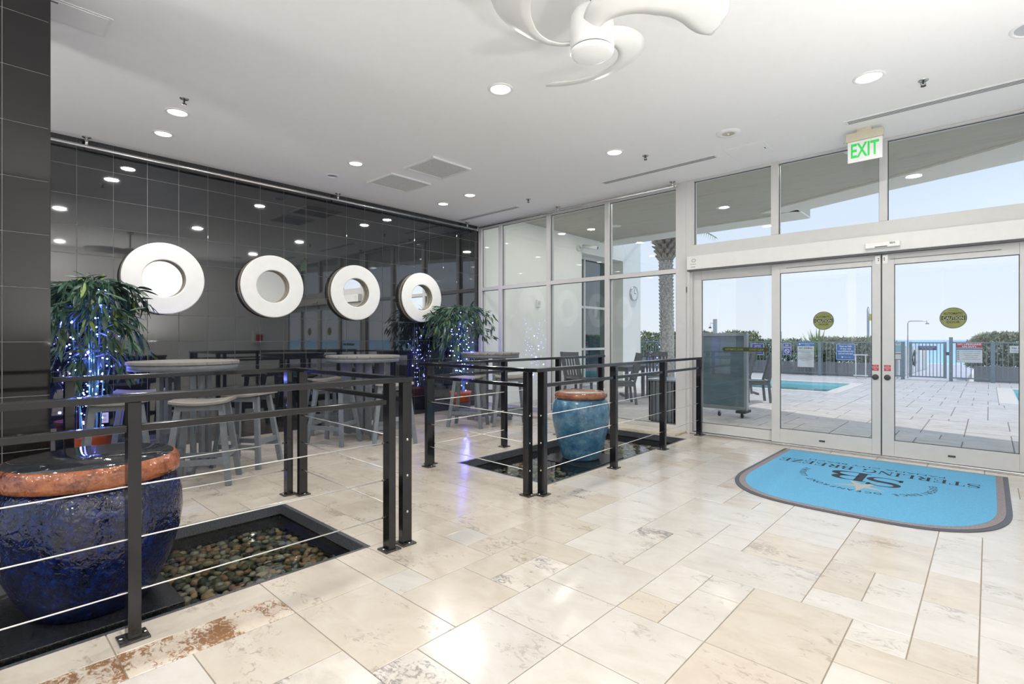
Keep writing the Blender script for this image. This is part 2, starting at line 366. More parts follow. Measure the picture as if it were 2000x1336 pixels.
for iy in range(*GY):
    for ix in range(*GX):
        if (ix, iy) in occ: continue
        sh = shapes[:]; R.shuffle(sh)
        for wx, wy in sh+[(2, 1), (1, 2), (1, 1)]:
            x = X0+(ix+wx/2)*U
            q = R.random(); m = 'travertine_patch' if q < .03 else ('travertine_grey' if q < (.82 if x > 5.3 else (.5 if x > 4.8 else .15)) else 'travertine')  # grey tiles gather toward the right: cooler window light put into tile colour
            if place(ix, iy, wx, wy, m): break
pieces = []
for (x0, y0, x1, y1, m) in tiles:
    x0 = max(x0, 0); x1 = min(x1, XR); y0 = max(y0, YB); y1 = min(y1, YW)
    if x1-x0 < .02 or y1-y0 < .02: continue
    for r in rects_minus((x0, y0, x1, y1), [P1, P2]):
        if r[2]-r[0] > .012 and r[3]-r[1] > .012: pieces.append((*r, m))
CF = Vector((-math.sin(math.radians(42.75)), math.cos(math.radians(42.75)))); CR = Vector((CF.y, -CF.x))
def seen(x, y, z=0):
    v = Vector((x-7.3, y)); d = v.dot(CF); r = v.dot(CR)
    if d < .3: return 0
    u = r/d*1008+1000; vv = 663-1008*(z-1.3)/d
    return 1/d if (-60 < u < 2060 and vv < 1400) else 0
def size_seen(r):
    cx = (r[0]+r[2])/2; cy = (r[1]+r[3])/2; s = seen(cx, cy); return s**3*(r[2]-r[0])*(r[3]-r[1])
pieces.sort(key=lambda r: -size_seen(r))
def tilebox(mb, r, z0, z1, g=.0022, b=.0015):
    x0, y0, x1, y1 = r[0]+g, r[1]+g, r[2]-g, r[3]-g
    vs = [(x0, y0, z0), (x1, y0, z0), (x1, y1, z0), (x0, y1, z0), (x0, y0, z1-b), (x1, y0, z1-b), (x1, y1, z1-b), (x0, y1, z1-b), (x0+b, y0+b, z1), (x1-b, y0+b, z1), (x1-b, y1-b, z1), (x0+b, y1-b, z1)]
    fs = [(0, 1, 5, 4), (1, 2, 6, 5), (2, 3, 7, 6), (3, 0, 4, 7), (4, 5, 9, 8), (5, 6, 10, 9), (6, 7, 11, 10), (7, 4, 8, 11), (8, 9, 10, 11), (0, 3, 2, 1)]
    return mb.add(vs, fs)
for r in pieces[:295]: tilebox(MB(), r, -.02, 0).build('tile', r[4], fl)
mb = MB()
for r in pieces[295:]: tilebox(mb, r, -.02, 0)
tag(mb.build('tile_field', 'travertine_grey', fl), 'further travertine tiles of the same floor', kind='stuff')
# ceiling
cl = MB().box(-.1, YB, ZC, XR+.1, YW+.15, ZC+.2).build('ceiling', 'ceiling_paint'); tag(cl, 'smooth white painted ceiling', kind='structure')
# tiled accent wall (x = 0)
wl = root('wall_left', 'wall of large polished black granite tiles')
MB().box(-.2, YB, -.3, -.004, YW+.1, ZC).build('wall_bed', 'light_grout', wl)
P = .3215
ylist = [YB] + [y for y in [.91+P*k for k in range(-18, 19)] if YB < y < YW-.02] + [YW+.02]
zlist = [0]+[.315+.32*k for k in range(0, 10)]+[ZC]
tm = {}
def vtile(parent, y0, y1, z0, z1, xx, m, g=.0016):
    b = .0012
    vs = [(0, y0+g, z0+g), (0, y1-g, z0+g), (0, y1-g, z1-g), (0, y0+g, z1-g), (.012-b, y0+g, z0+g), (.012-b, y1-g, z0+g), (.012-b, y1-g, z1-g), (.012-b, y0+g, z1-g),
          (.012, y0+g+b, z0+g+b), (.012, y1-g-b, z0+g+b), (.012, y1-g-b, z1-g-b), (.012, y0+g+b, z1-g-b)]
    fs = [(0, 1, 5, 4), (1, 2, 6, 5), (2, 3, 7, 6), (3, 0, 4, 7), (4, 5, 9, 8), (5, 6, 10, 9), (6, 7, 11, 10), (7, 4, 8, 11), (8, 9, 10, 11)]
    o = MB().add(vs, fs).build('tile', m, parent, loc=(xx, 0, 0)); return o
far = MB()
for i in range(len(ylist)-1):
    for j in range(len(zlist)-1):
        if ylist[i+1] > .3: 
            o = vtile(wl, ylist[i], ylist[i+1], zlist[j], zlist[j+1], -.012, 'granite')
            t = (R.uniform(-1, 1)*.0012, R.uniform(-1, 1)*.0012)
        else: far.box(-.012, ylist[i]+.001, zlist[j]+.001, 0, ylist[i+1]-.001, zlist[j+1]-.001)
tag(far.build('tile_field', 'granite', wl), 'granite tiles behind the pillar', kind='stuff')
# pillar
pl = root('wall_pillar', 'square pillar faced with black granite tiles')
PX = 3.195; PY = .392
MB().box(2.55, -.75, -.2, PX-.004, PY-.004, ZC).build('pillar_core', 'light_grout', pl)
for j, (z0, z1) in enumerate([(max(0, .02+.3165*k-.3165), min(ZC, .02+.3165*k)) for k in range(1, 12)]):
    for (y0, y1) in ((-.75, -.448), (-.448, -.128), (-.128, .186), (.186, PY)): vtile(pl, y0, y1, z0, z1, PX-.012, 'pillar_granite')
    mtx = Matrix.Translation((2.55, PY, 0))
    MB().box(0, -.012, z0+.001, .32, 0, z1-.001, mtx).build('tile', 'pillar_granite', pl)
    MB().box(.322, -.012, z0+.001, PX-2.55-.001, 0, z1-.001, mtx).build('tile', 'pillar_granite', pl)
    MB().box(2.538, -.75, z0+.001, 2.55, PY, z1-.001).build('tile', 'pillar_granite', pl)
# right wall and back wall (behind the camera) with daylight openings
mb = MB().box(XR, YB, 0, XR+.2, YW+.1, ZC); tag(mb.build('wall_right', 'wall_paint'), 'plain white painted wall', kind='structure')
mb = MB()
mb.box(0, YB-.2, 0, .5, YB, ZC).box(.5, YB-.2, 3.2, 8.3, YB, ZC).box(8.3, YB-.2, 0, XR+.2, YB, ZC).box(4.3, YB-.2, 0, 4.5, YB, 3.2)
tag(mb.build('wall_back', 'wall_paint'), 'white wall behind with tall openings', kind='structure')
bw = root('window_9', 'tall rear lobby windows')
mb = MB()
for x0, x1 in ((.5, 4.3), (4.5, 8.3)):
    mb.box(x0, YB-.14, 0, x0+.06, YB-.06, 3.2).box(x1-.06, YB-.14, 0, x1, YB-.06, 3.2).box(x0, YB-.14, 0, x1, YB-.06, .1).box(x0, YB-.14, 3.12, x1, YB-.06, 3.2).box((x0+x1)/2-.03, YB-.14, 0, (x0+x1)/2+.03, YB-.06, 3.2)
mb.build('window_frame', 'frame_white', bw)
mb = MB()
for x0, x1 in ((.56, 4.24), (4.56, 8.24)): mb.box(x0, YB-.105, .1, x1, YB-.1, 3.12)
mb.build('pane', 'glass', bw)
tag(MB().box(-15, -30, -.2, 25, YB-.2, -.03).build('ground_rear', 'paver'), 'pavement behind the building', kind='structure')
# small fittings on the right wall, seen as reflections
t = thing('defibrillator_cabinet', 'white wall cabinet with red sign reflected in the black tiles', 'cabinet', (XR-.02, 6.1, 1.35))
MB().box(-.13, -.17, -.17, 0, .17, .17).build('cabinet_body', 'outlet', t, bevel=.01); MB().box(-.134, -.1, -.1, -.13, .1, .1).build('cabinet_window', 'red_box', t)
# ---- glazed wall, left part
def frame_parts(root_, bars, m='frame_white', name='frame_bar', bevel=.004):
    for b in bars: MB().box(*b).build(name, m, root_, bevel=bevel)
def pane(root_, x0, z0, x1, z1, y, name='pane'):
    o = MB().box(x0, y, z0, x1, y+.008, z1).build(name, 'glass', root_)
    g = .006; k = MB()
    k.box(x0, y-.012, z0, x0+g, y, z1).box(x1-g, y-.012, z0, x1, y, z1).box(x0, y-.012, z0, x1, y, z0+g).box(x0, y-.012, z1-g, x1, y, z1)
    k.build('gasket', 'gasket', root_); return o
y0 = YW; y1 = YW+.11
w1 = root('window_1', 'tall eight-pane storefront window beside the black wall')
vb = [(.012, .10), (.555, .635), (1.705, 1.785), (2.875, 2.955), (4.05, 4.20)]
frame_parts(w1, [(a, y0, .0, b, y1, 3.5) for a, b in vb], name='mullion')
for i in range(4):
    a = vb[i][1]; b = vb[i+1][0]
    frame_parts(w1, [(a, y0+.004, 0, b, y1-.004, .085), (a, y0+.004, 2.235, b, y1-.004, 2.30), (a, y0+.004, 3.425, b, y1-.004, 3.5)], name='transom')
    pane(w1, a, .085, b, 2.235, y0+.05); pane(w1, a, 2.30, b, 3.425, y0+.05)
tag(MB().box(.012, 6.56, 0, 4.20, YW, .028).build('trim_1', 'sill_stone', bevel=.005), 'beige stone sill below the tall window', kind='structure')
tag(MB().box(4.20, YW+.002, 0, 4.285, y1, 3.5).box(4.225, YW-.02, 0, 4.262, YW+.01, 2.24).build('trim_2', 'frame_white', bevel=.004), 'off-white jamb between tall window and doors', kind='structure')
# ---- transom lights above the doors
w2 = root('window_2', 'row of transom windows above the sliding doors')
tv = [(4.285, 4.31), (5.30, 5.385), (6.41, 6.485), (7.56, 7.64), (8.56, 8.6)]
frame_parts(w2, [(a, y0, 2.60, b, y1, 3.475) for a, b in tv], name='mullion')
frame_parts(w2, [(4.285, y0, 2.40, 8.6, y1, 2.60), (4.285, y0, 3.475, 8.6, y1, 3.5)], name='head_rail')
for i in range(4): pane(w2, tv[i][1], 2.60, tv[i+1][0], 3.475, y0+.05)
# ---- doors
def door(name, label, x0, x1, y, gx0, gx1, z0=.03, z1=2.24, gz0=.2, gz1=2.115, th=.045):
    d = root(name, label)
    MB().box(x0, y, z0, gx0, y+th, z1).build('stile', 'frame_white', d, bevel=.003); MB().box(gx1, y, z0, x1, y+th, z1).build('stile', 'frame_white', d, bevel=.003)
    MB().box(gx0, y+.001, z0, gx1, y+th-.001, gz0).build('bottom_rail', 'frame_white', d, bevel=.003); MB().box(gx0, y+.001, gz1, gx1, y+th-.001, z1).build('top_rail', 'frame_white', d, bevel=.003)
    pane(d, gx0, gz0, gx1, gz1, y+.02); return d
d1 = door('door_1', 'fixed glass side panel left of the sliding doors', 4.285, 5.345, YW+.055, 4.40, 5.335, gz0=.155)
d2 = door('door_2', 'left sliding glass door leaf', 5.31, 6.425, YW, 5.405, 6.345)
d3 = door('door_3', 'right sliding glass door leaf', 6.437, 7.56, YW, 6.545, 7.515)
d4 = door('door_4', 'fixed glass side panel right of the sliding doors', 7.53, 8.6, YW+.055, 7.62, 8.5)
for d, xs in ((d2, 5.86), (d3, 7.02)): MB().box(xs-.03, YW-.004, .095, xs+.03, YW, .115).build('vent_slot', 'gasket', d)
for d, xs, s in ((d2, 6.425, -1), (d3, 6.437, 1)):
    MB().lathe([(0, 0), (.030, 0), (.030, .012), (.022, .018), (0, .018)], 24).build('lock', 'gasket', d, loc=(xs+s*.048, YW, .885)).rotation_euler = (PI/2, 0, 0)
    k = MB().box(xs+s*.018 if s > 0 else xs-.078, YW-.002, .955, xs+.078 if s > 0 else xs-.018, YW, 1.02); k.build('red_sticker', 'sign_red', d)
    k = MB(); cx = xs+s*.048
    for q, (tx, zz) in enumerate((('IN AN', 1.004), ('EMERGENCY', .991), ('PUSH TO', .978), ('OPEN', .965))): put_text(k, tx, .012, Matrix.Translation((cx, YW-.003, zz)) @ FRONT)
    k.build('sticker_lettering', 'ink_white', d)
    k = MB().box(min(xs+s*.005, xs+s*.05), YW-.003, 2.13, max(xs+s*.005, xs+s*.05), YW, 2.24).build('top_bracket', 'steel', d)
    for zz in (2.17, 2.19): MB().lathe([(0, 0), (.006, 0), (.006, .004), (0, .004)], 10).build('screw', 'gasket', d, loc=(xs+s*.02, YW-.001, zz)).rotation_euler = (PI/2, 0, 0)
    k = MB(); a = xs+s*.07; b = xs+s*.95; k.box(min(a, b), YW-.003, 2.172, max(a, b), YW, 2.176); k.build('joint_line', 'gasket', d)
MB().box(6.4255, YW+.01, .03, 6.4365, YW+.03, 2.24).build('meeting_seal', 'gasket', d2)
tag(MB().box(4.285, YW-.03, 0, 8.6, YW+.12, .026).build('trim_3', 'steel', bevel=.004), 'metal threshold under the sliding doors', kind='structure')
tag(MB().box(4.21, YW-.012, 1.95, 4.225, YW, 2.03).build('trim_4', 'gasket'), 'small grey sensor plate on the door jamb', kind='structure')
op = thing('door_operator', 'long white automatic door operator box above the sliding doors', 'door operator', (4.255, YW, 2.25))
MB().box(0, -.10, 0, 8.6-4.255, 0, .185).build('housing', 'frame_light', op, bevel=.008)
MB().box(0, -.085, -.018, 8.6-4.255, -.005, 0).build('track', 'slot_dark', op)
MB().box(1.05, -.03, -.012, 1.12, -.002, 0).build('end_stop', 'gasket', op)
k = MB(); disc(k, .028, Matrix.Translation((.10, -.102, .12)) @ FRONT, 24, .8, .022); k.box(.05, -.102, .068, .13, -.1005, .072).box(.06, -.102, .03, .12, -.1005, .036); k.build('maker_mark', 'slot_dark', op)
se = thing('motion_sensor', 'white motion sensor bar on the operator box above the door gap', 'sensor', (6.30, YW-.10, 2.29))
MB().box(0, -.045, 0, .31, 0, .06).build('sensor_body', 'outlet', se, bevel=.008); MB().box(.09, -.047, .006, .20, -.045, .014).build('sensor_slot', 'gasket', se)
k = MB(); put_text(k, 'BEA', .028, Matrix.Translation((.245, -.047, .032)) @ FRONT, bold=.0005); k.build('lettering', 'slot_dark', se)
# round caution stickers
for nm, x, lab in (('caution_sticker', 5.87, 'round olive caution sticker on the left sliding door leaf'), ('caution_sticker', 7.03, 'round olive caution sticker on the right sliding door leaf')):
    t = thing(nm, lab, 'sticker', (x, YW+.018, 1.52), group='round caution stickers on the sliding doors')
    f = lambda dy: Matrix.Translation((0, -dy, 0)) @ FRONT
    disc(MB(), .108, f(.0), 48).build('rim', 'olive_rim', t); disc(MB(), .099, f(.0008), 48).build('face', 'olive', t)
    MB().box(-.093, -.0016, -.022, .093, -.0012, .022).build('band', 'olive_dark', t)
    k = MB().box(-.088, -.0014, .024, .088, -.0012, .027).box(-.088, -.0014, -.027, .088, -.0012, -.024)
    put_text(k, 'CAUTION', .047, f(.0022) @ Matrix.Translation((0, -.017, 0)), bold=.0008, width=.165); k.build('caution_lettering', 'olive_light', t)
    k = MB(); put_text(k, 'AUTOMATIC', .034, f(.0022) @ Matrix.Translation((0, .034, 0)), bold=.0008, width=.15)
    k.build('automatic_lettering', 'olive_dark', t); k = MB(); put_text(k, 'DOOR', .034, f(.0022) @ Matrix.Translation((0, -.054, 0)), bold=.0008); k.build('door_lettering', 'olive_dark', t); k = MB(); put_text(k, 'WHEN ENTERING', .010, f(.0022) @ Matrix.Translation((0, .073, 0))); k.build('small_lettering', 'olive_dark', t)
t = thing('arrow_sticker', 'long thin olive arrow sticker across the fixed left door panel', 'sticker', (4.96, YW+.072, 1.17))
MB().prism([(-.29, 0), (-.265, -.026), (.265, -.026), (.295, 0), (.265, .026), (-.265, .026)], 0, .001, FRONT).build('strip', 'olive_dark', t)
k = MB(); put_text(k, 'AUTOMATIC DOOR', .036, Matrix.Translation((-.13, -.003, -.013)) @ FRONT, width=.23, bold=.0004); k.build('door_lettering', 'olive', t); k = MB(); put_text(k, 'STAND CLEAR', .036, Matrix.Translation((.15, -.003, -.013)) @ FRONT, width=.18, bold=.0004); k.build('lettering', 'olive', t)
# ---- chrome rail along ceiling
def rail(name, label, pts, posts, r=.019):
    t = thing(name, label, 'pipe', pts[0]); o = Vector(pts[0])
    MB().tube([Vector(p)-o for p in pts], r, 12).build('pipe', 'steel', t)
    for p in posts:
        q = Vector(p)-o
        MB().tube([q, q+Vector((0, 0, ZC-p[2]))], .016, 10).build('hanger', 'steel', t); MB().lathe([(0, 0), (.04, 0), (.04, .008), (0, .008)], 20).build('flange', 'steel', t, loc=q+Vector((0, 0, ZC-p[2]-.008)))
    for p in (pts[0], pts[-1]): MB().sphere((0, 0, 0), r*1.35, 12).build('fitting', 'steel', t, loc=Vector(p)-o)
rail('curtain_pipe', 'brushed steel pipe under the ceiling along the black tiled wall', [(.10, .42, 3.395), (.10, 6.80, 3.395)], [(.10, .98, 3.395), (.10, 3.93, 3.395), (.10, 6.55, 3.395)])
rail('curtain_pipe', 'steel pipe across the top of the tall window', [(.14, 6.80, 3.43), (4.10, 6.80, 3.43)], [(2.05, 6.80, 3.43), (4.06, 6.80, 3.43)])
# ---- porthole mirrors
for i, (y, lab) in enumerate(zip((1.705, 2.975, 4.24, 5.505), ('round mirror in thick white ring frame, nearest to the left bamboo', 'round mirror in thick white ring frame, second from the left bamboo', 'round mirror in thick white ring frame, third along, showing the door box', 'round mirror in thick white ring frame, beside the far bamboo'))):
    t = thing('porthole_mirror', lab, 'mirror', (.0, y, 2.025), group='round mirrors on the black tiled wall')
    rot = Matrix.Rotation(PI/2, 4, 'Y')
    a = MB().lathe([(.222, .094), (.232, .10), (.415, .10), (.425, .092)], 72, smooth=False).build('ring_face', 'mirror_ring', t); a.rotation_euler = (0, PI/2, 0)
    prof = [(.425, .092), (.425, .055), (.418, .05), (.418, .038), (.425, .034), (.425, .0)]
    a = MB().lathe(prof, 72).build('ring_side', 'mirror_side', t); a.rotation_euler = (0, PI/2, 0)
    a = MB().lathe([(.222, .094), (.222, .068), (.216, .062), (.216, .045), (.222, .04), (.222, .016)], 72).build('inner_rim', 'mirror_side', t); a.rotation_euler = (0, PI/2, 0)
    k = MB(); disc(k, .223, Matrix.Translation((.018, 0, 0)) @ Matrix.Rotation(PI/2, 4, 'Y'), 64); k.build('mirror_glass', 'mirror_glass', t)
# ---- wall outlets on black wall
for y, z, lab in ((4.98, .42, 'small white socket low on the black wall by the far bamboo'), (1.15, .42, 'small white socket low on the black wall by the near bamboo'), (2.78, .42, 'small white socket low on the black wall between the tables')):
    t = thing('wall_socket', lab, 'socket', (0, y, z), group='sockets on the black wall'); MB().box(0, -.036, -.058, .008, .036, .058).build('plate', 'outlet', t, bevel=.003)
    for zz in (-.022, .022): MB().box(.008, -.014, zz-.013, .010, .014, zz+.013).build('outlet_face', 'sill_stone', t)
# ================================================================== CEILING FITTINGS
def lamp(x, y, label, on=True, r=.085, visible=True):
    t = thing('downlight', label, 'downlight', (x, y, ZC), group='recessed ceiling downlights')
    MB().lathe([(r, -.002), (r+.006, -.010), (r+.022, -.008), (r+.028, 0)], 36).build('trim_ring', 'fan_cap', t)
    if on:
        k = MB(); disc(k, r, Matrix.Translation((0, 0, -.004)), 36); k.build('lens', 'lens', t)
        l = bpy.data.lights.new('lamp', 'AREA'); l.shape = 'DISK'; l.size = r*1.9; l.energy = LAMP_W; l.color = (1, .98, .955)
        lo = bpy.data.objects.new('bulb_light', l); C.objects.link(lo); lo.parent = t; lo.location = (0, 0, -.012)
    else:
        k = MB().lathe([(r, -.002), (r*.8, .0-.0015), (r*.5, -.003), (0, -.003)], 36); k.build('reflector', 'lens_off', t)
    return t
for x, y, lab, on, r in ((4.15, 3.26, 'lit round downlight nearest the ceiling fan', True, .085), (6.56, 5.21, 'lit round downlight between the fan and the exit sign', True, .09), (7.55, 5.16, 'large unlit round downlight at the right edge', False, .12),
        (1.53, 1.47, 'lit downlight beside the near sprinkler at left', True, .08), (.82, 1.52, 'lit downlight nearest the black wall at left', True, .075), (1.49, 3.41, 'lit downlight just before the two square grilles', True, .075),
        (.82, 3.45, 'small unlit downlight above the black wall, left of the grilles', False, .06), (1.49, 5.34, 'lit downlight beyond the two grilles', True, .075), (.80, 5.39, 'lit downlight beyond the grilles and nearest the black wall', True, .075),
        (4.07, 5.27, 'lit downlight above the corner of the far pool', True, .08)): lamp(x, y, lab, on, r)
for x, y in ((1.5, -.6), (4.1, 1.2), (6.56, 1.2), (7.9, 1.6), (1.5, -2.8), (4.1, -1.2), (6.56, -1.2), (7.9, -1.2), (4.1, -2.9), (6.56, -2.9), (7.9, 3.6)): lamp(x, y, 'lit ceiling downlight outside the picture, behind or right of the viewer', True, .085)  # unseen lamps; those along the right wall are added to brighten it
def square_grille(x0, y0, x1, y1, label):
    cx = (x0+x1)/2; cy = (y0+y1)/2; a = (x1-x0)/2; b = (y1-y0)/2
    t = thing('ceiling_grille', label, 'grille', (cx, cy, ZC), group='square ceiling grilles')
    w_ = .03
    MB().box(-a, -b, -.022, -a+w_, b, 0).build('frame_bar', 'fan_cap', t); MB().box(a-w_, -b, -.022, a, b, 0).build('frame_bar', 'fan_cap', t)
    MB().box(-a+w_, -b, -.022, a-w_, -b+w_, 0).build('frame_bar', 'fan_cap', t); MB().box(-a+w_, b-w_, -.022, a-w_, b, 0).build('frame_bar', 'fan_cap', t)
    MB().box(-a+w_, -b+w_, -.004, a-w_, b-w_, -.001).build('backing', 'grille_grey', t)
    k = MB(); n = 44
    for i in range(1, n): k.box(-a+w_+(2*a-2*w_)*i/n-.002, -b+w_, -.012, -a+w_+(2*a-2*w_)*i/n+.002, b-w_, -.004)
    tag(k.build('fins', 'grille_grey', t), 'fine parallel fins', kind='stuff')
square_grille(1.81, 3.90, 2.41, 4.52, 'square grey ceiling grille nearer the fan')
square_grille(.92, 3.91, 1.52, 4.57, 'square grey ceiling grille nearer the black wall')
def slot_diffuser(x0, x1, y, label):
    t = thing('slot_diffuser', label, 'air vent', ((x0+x1)/2, y, ZC), group='slot diffusers by the glass wall'); a = (x1-x0)/2
    MB().box(-a, -.065, -.008, a, .065, 0).build('plate', 'fan_cap', t, bevel=.002)
    for k in (-.03, 0, .03): MB().box(-a+.03, k-.006, -.0095, a-.03, k+.006, -.0078).build('slot', 'slot_dark', t)
slot_diffuser(3.30, 4.92, 6.20, 'long white slot diffuser between window and sprinkler'); slot_diffuser(6.22, 8.2, 6.16, 'long white slot diffuser right of the exit sign'); slot_diffuser(.13, 1.6, 6.34, 'short slot diffuser in the corner above the far bamboo')
def hatch(x0, y0, x1, y1, label):
    t = thing('access_panel', label, 'panel', ((x0+x1)/2, (y0+y1)/2, ZC), group='ceiling access panels'); a = (x1-x0)/2; b = (y1-y0)/2
    MB().box(-a, -b, -.004, a, b, 0).build('panel_frame', 'fan_cap', t); MB().box(-a+.02, -b+.02, -.007, a-.02, b-.02, -.004).build('panel_door', 'ceiling_paint', t); MB().box(a-.045, -.012, -.010, a-.035, .03, -.007).build('latch', 'slot_dark', t)
hatch(5.02, 6.07, 5.46, 6.50, 'square white access panel in front of the transom windows'); hatch(2.57, .12, 2.88, .745, 'white access panel beside the black pillar')
t = thing('ceiling_speaker', 'round cream ceiling speaker near the exit sign', 'speaker', (5.26, 5.60, ZC))
MB().lathe([(.06, -.012), (.075, -.018), (.115, -.012), (.125, 0)], 40).build('speaker_ring', 'fan_cap', t); k = MB(); disc(k, .078, Matrix.Translation((0, 0, -.008)), 32); k.build('speaker_mesh', 'beige_plastic', t); MB().sphere((0, 0, -.012), .012, 10).build('speaker_centre', 'fan_cap', t)
for x, y, lab in ((1.90, 1.43, 'fire sprinkler beside the left pair of downlights'), (6.89, 5.59, 'fire sprinkler right of the exit sign'), (4.28, 5.62, 'fire sprinkler above the far pool'), (1.99, 6.12, 'fire sprinkler beyond the square grilles')):
    t = thing('sprinkler', lab, 'sprinkler', (x, y, ZC), group='ceiling sprinklers')
    MB().lathe([(0, -.006), (.035, -.006), (.038, 0)], 20).build('escutcheon', 'steel', t); MB().tube([(0, 0, -.004), (0, 0, -.03)], .008, 8).build('sprinkler_stem', 'fan_dark', t)
    k = MB(); k.tube([(-.014, 0, -.012), (-.016, 0, -.035), (0, 0, -.048)], .003, 6).tube([(.014, 0, -.012), (.016, 0, -.035), (0, 0, -.048)], .003, 6); k.build('sprinkler_arms', 'fan_dark', t); MB().lathe([(0, -.050), (.020, -.048), (.020, -.051), (0, -.053)], 14).build('deflector', 'fan_dark', t)
# exit sign
t = thing('exit_sign', 'white hanging exit sign with green letters', 'sign', (6.345, 6.45, ZC))
MB().box(-.065, -.03, -.035, .065, .03, 0).build('ceiling_mount', 'beige_plastic', t, bevel=.004); MB().box(-.165, -.03, -.115, .165, .03, -.03).build('housing', 'beige_plastic', t, bevel=.006)
MB().box(-.148, -.006, -.335, .155, .006, -.115).build('sign_panel', 'exit_white', t, bevel=.003)
k = MB(); put_text(k, 'EXIT', .205, Matrix.Translation((.004, -.0075, -.285)) @ FRONT, bold=.005, width=.245); k.build('lettering', 'exit_green', t)
MB().tube([(-.16, .0, -.10), (-.185, 0, -.112), (-.185, 0, -.10)], .002, 6).build('clip', 'steel', t)
# ceiling fan at rest
t = thing('ceiling_fan', 'white three-blade ceiling fan with drum motor on a rod', 'fan', (5.645, 2.46, ZC))
MB().tube([(0, 0, -.36), (0, 0, 0)], .013, 12).build('downrod', 'mirror_side', t); MB().lathe([(0, -.05), (.05, -.05), (.06, -.02), (.06, 0)], 30).build('canopy', 'fan_white', t)
MB().lathe([(0, -.33), (.05, -.33), (.105, -.345), (.12, -.37), (.125, -.54), (.122, -.56), (0, -.56)], 48).build('motor_housing', 'fan_white', t)
MB().lathe([(0, -.556), (.118, -.556), (.118, -.568), (0, -.568)], 48).build('shadow_gap', 'fan_dark', t); MB().lathe([(0, -.590), (.10, -.588), (.118, -.580), (.124, -.568), (.118, -.564), (0, -.564)], 48).build('end_cap', 'fan_cap', t)
A0 = math.radians(42.75)
for tip in (5, 108, 243):
    n = 26; k = MB(); vs = []; fs = []
    ctr = []
    for i in range(n+1):
        q = i/n; th = math.radians(tip-108*(1-q)**1.0)+A0; r = .085+.62*q**.85; ctr.append(Vector((r*math.cos(th), r*math.sin(th), -.47+.05*q)))
    for i in range(n+1):
        q = i/n; d = (ctr[min(i+1, n)]-ctr[max(i-1, 0)]).normalized(); side = d.cross(Vector((0, 0, 1))).normalized()
        c = .235*min(1, .42+q*1.1)*math.sqrt(max(.04, 1-max(0, (q-.80)/.2)**2))
        ti = math.radians(33-12*q); up = Vector((0, 0, math.sin(ti))); ou = side*math.cos(ti)
        for j in range(5):
            s = (j/4-.5)*c; bow = -.018*math.cos(PI*(j/4-.5)); vs.append(ctr[i]+(ou+up)*s+Vector((0, 0, bow)))
    for i in range(n):
        for j in range(4): fs.append((i*5+j, i*5+j+1, (i+1)*5+j+1, (i+1)*5+j))
    k.add(vs, fs, True); o = k.build('blade', 'fan_white', t); sd = o.modifiers.new('s', 'SOLIDIFY'); sd.thickness = .008
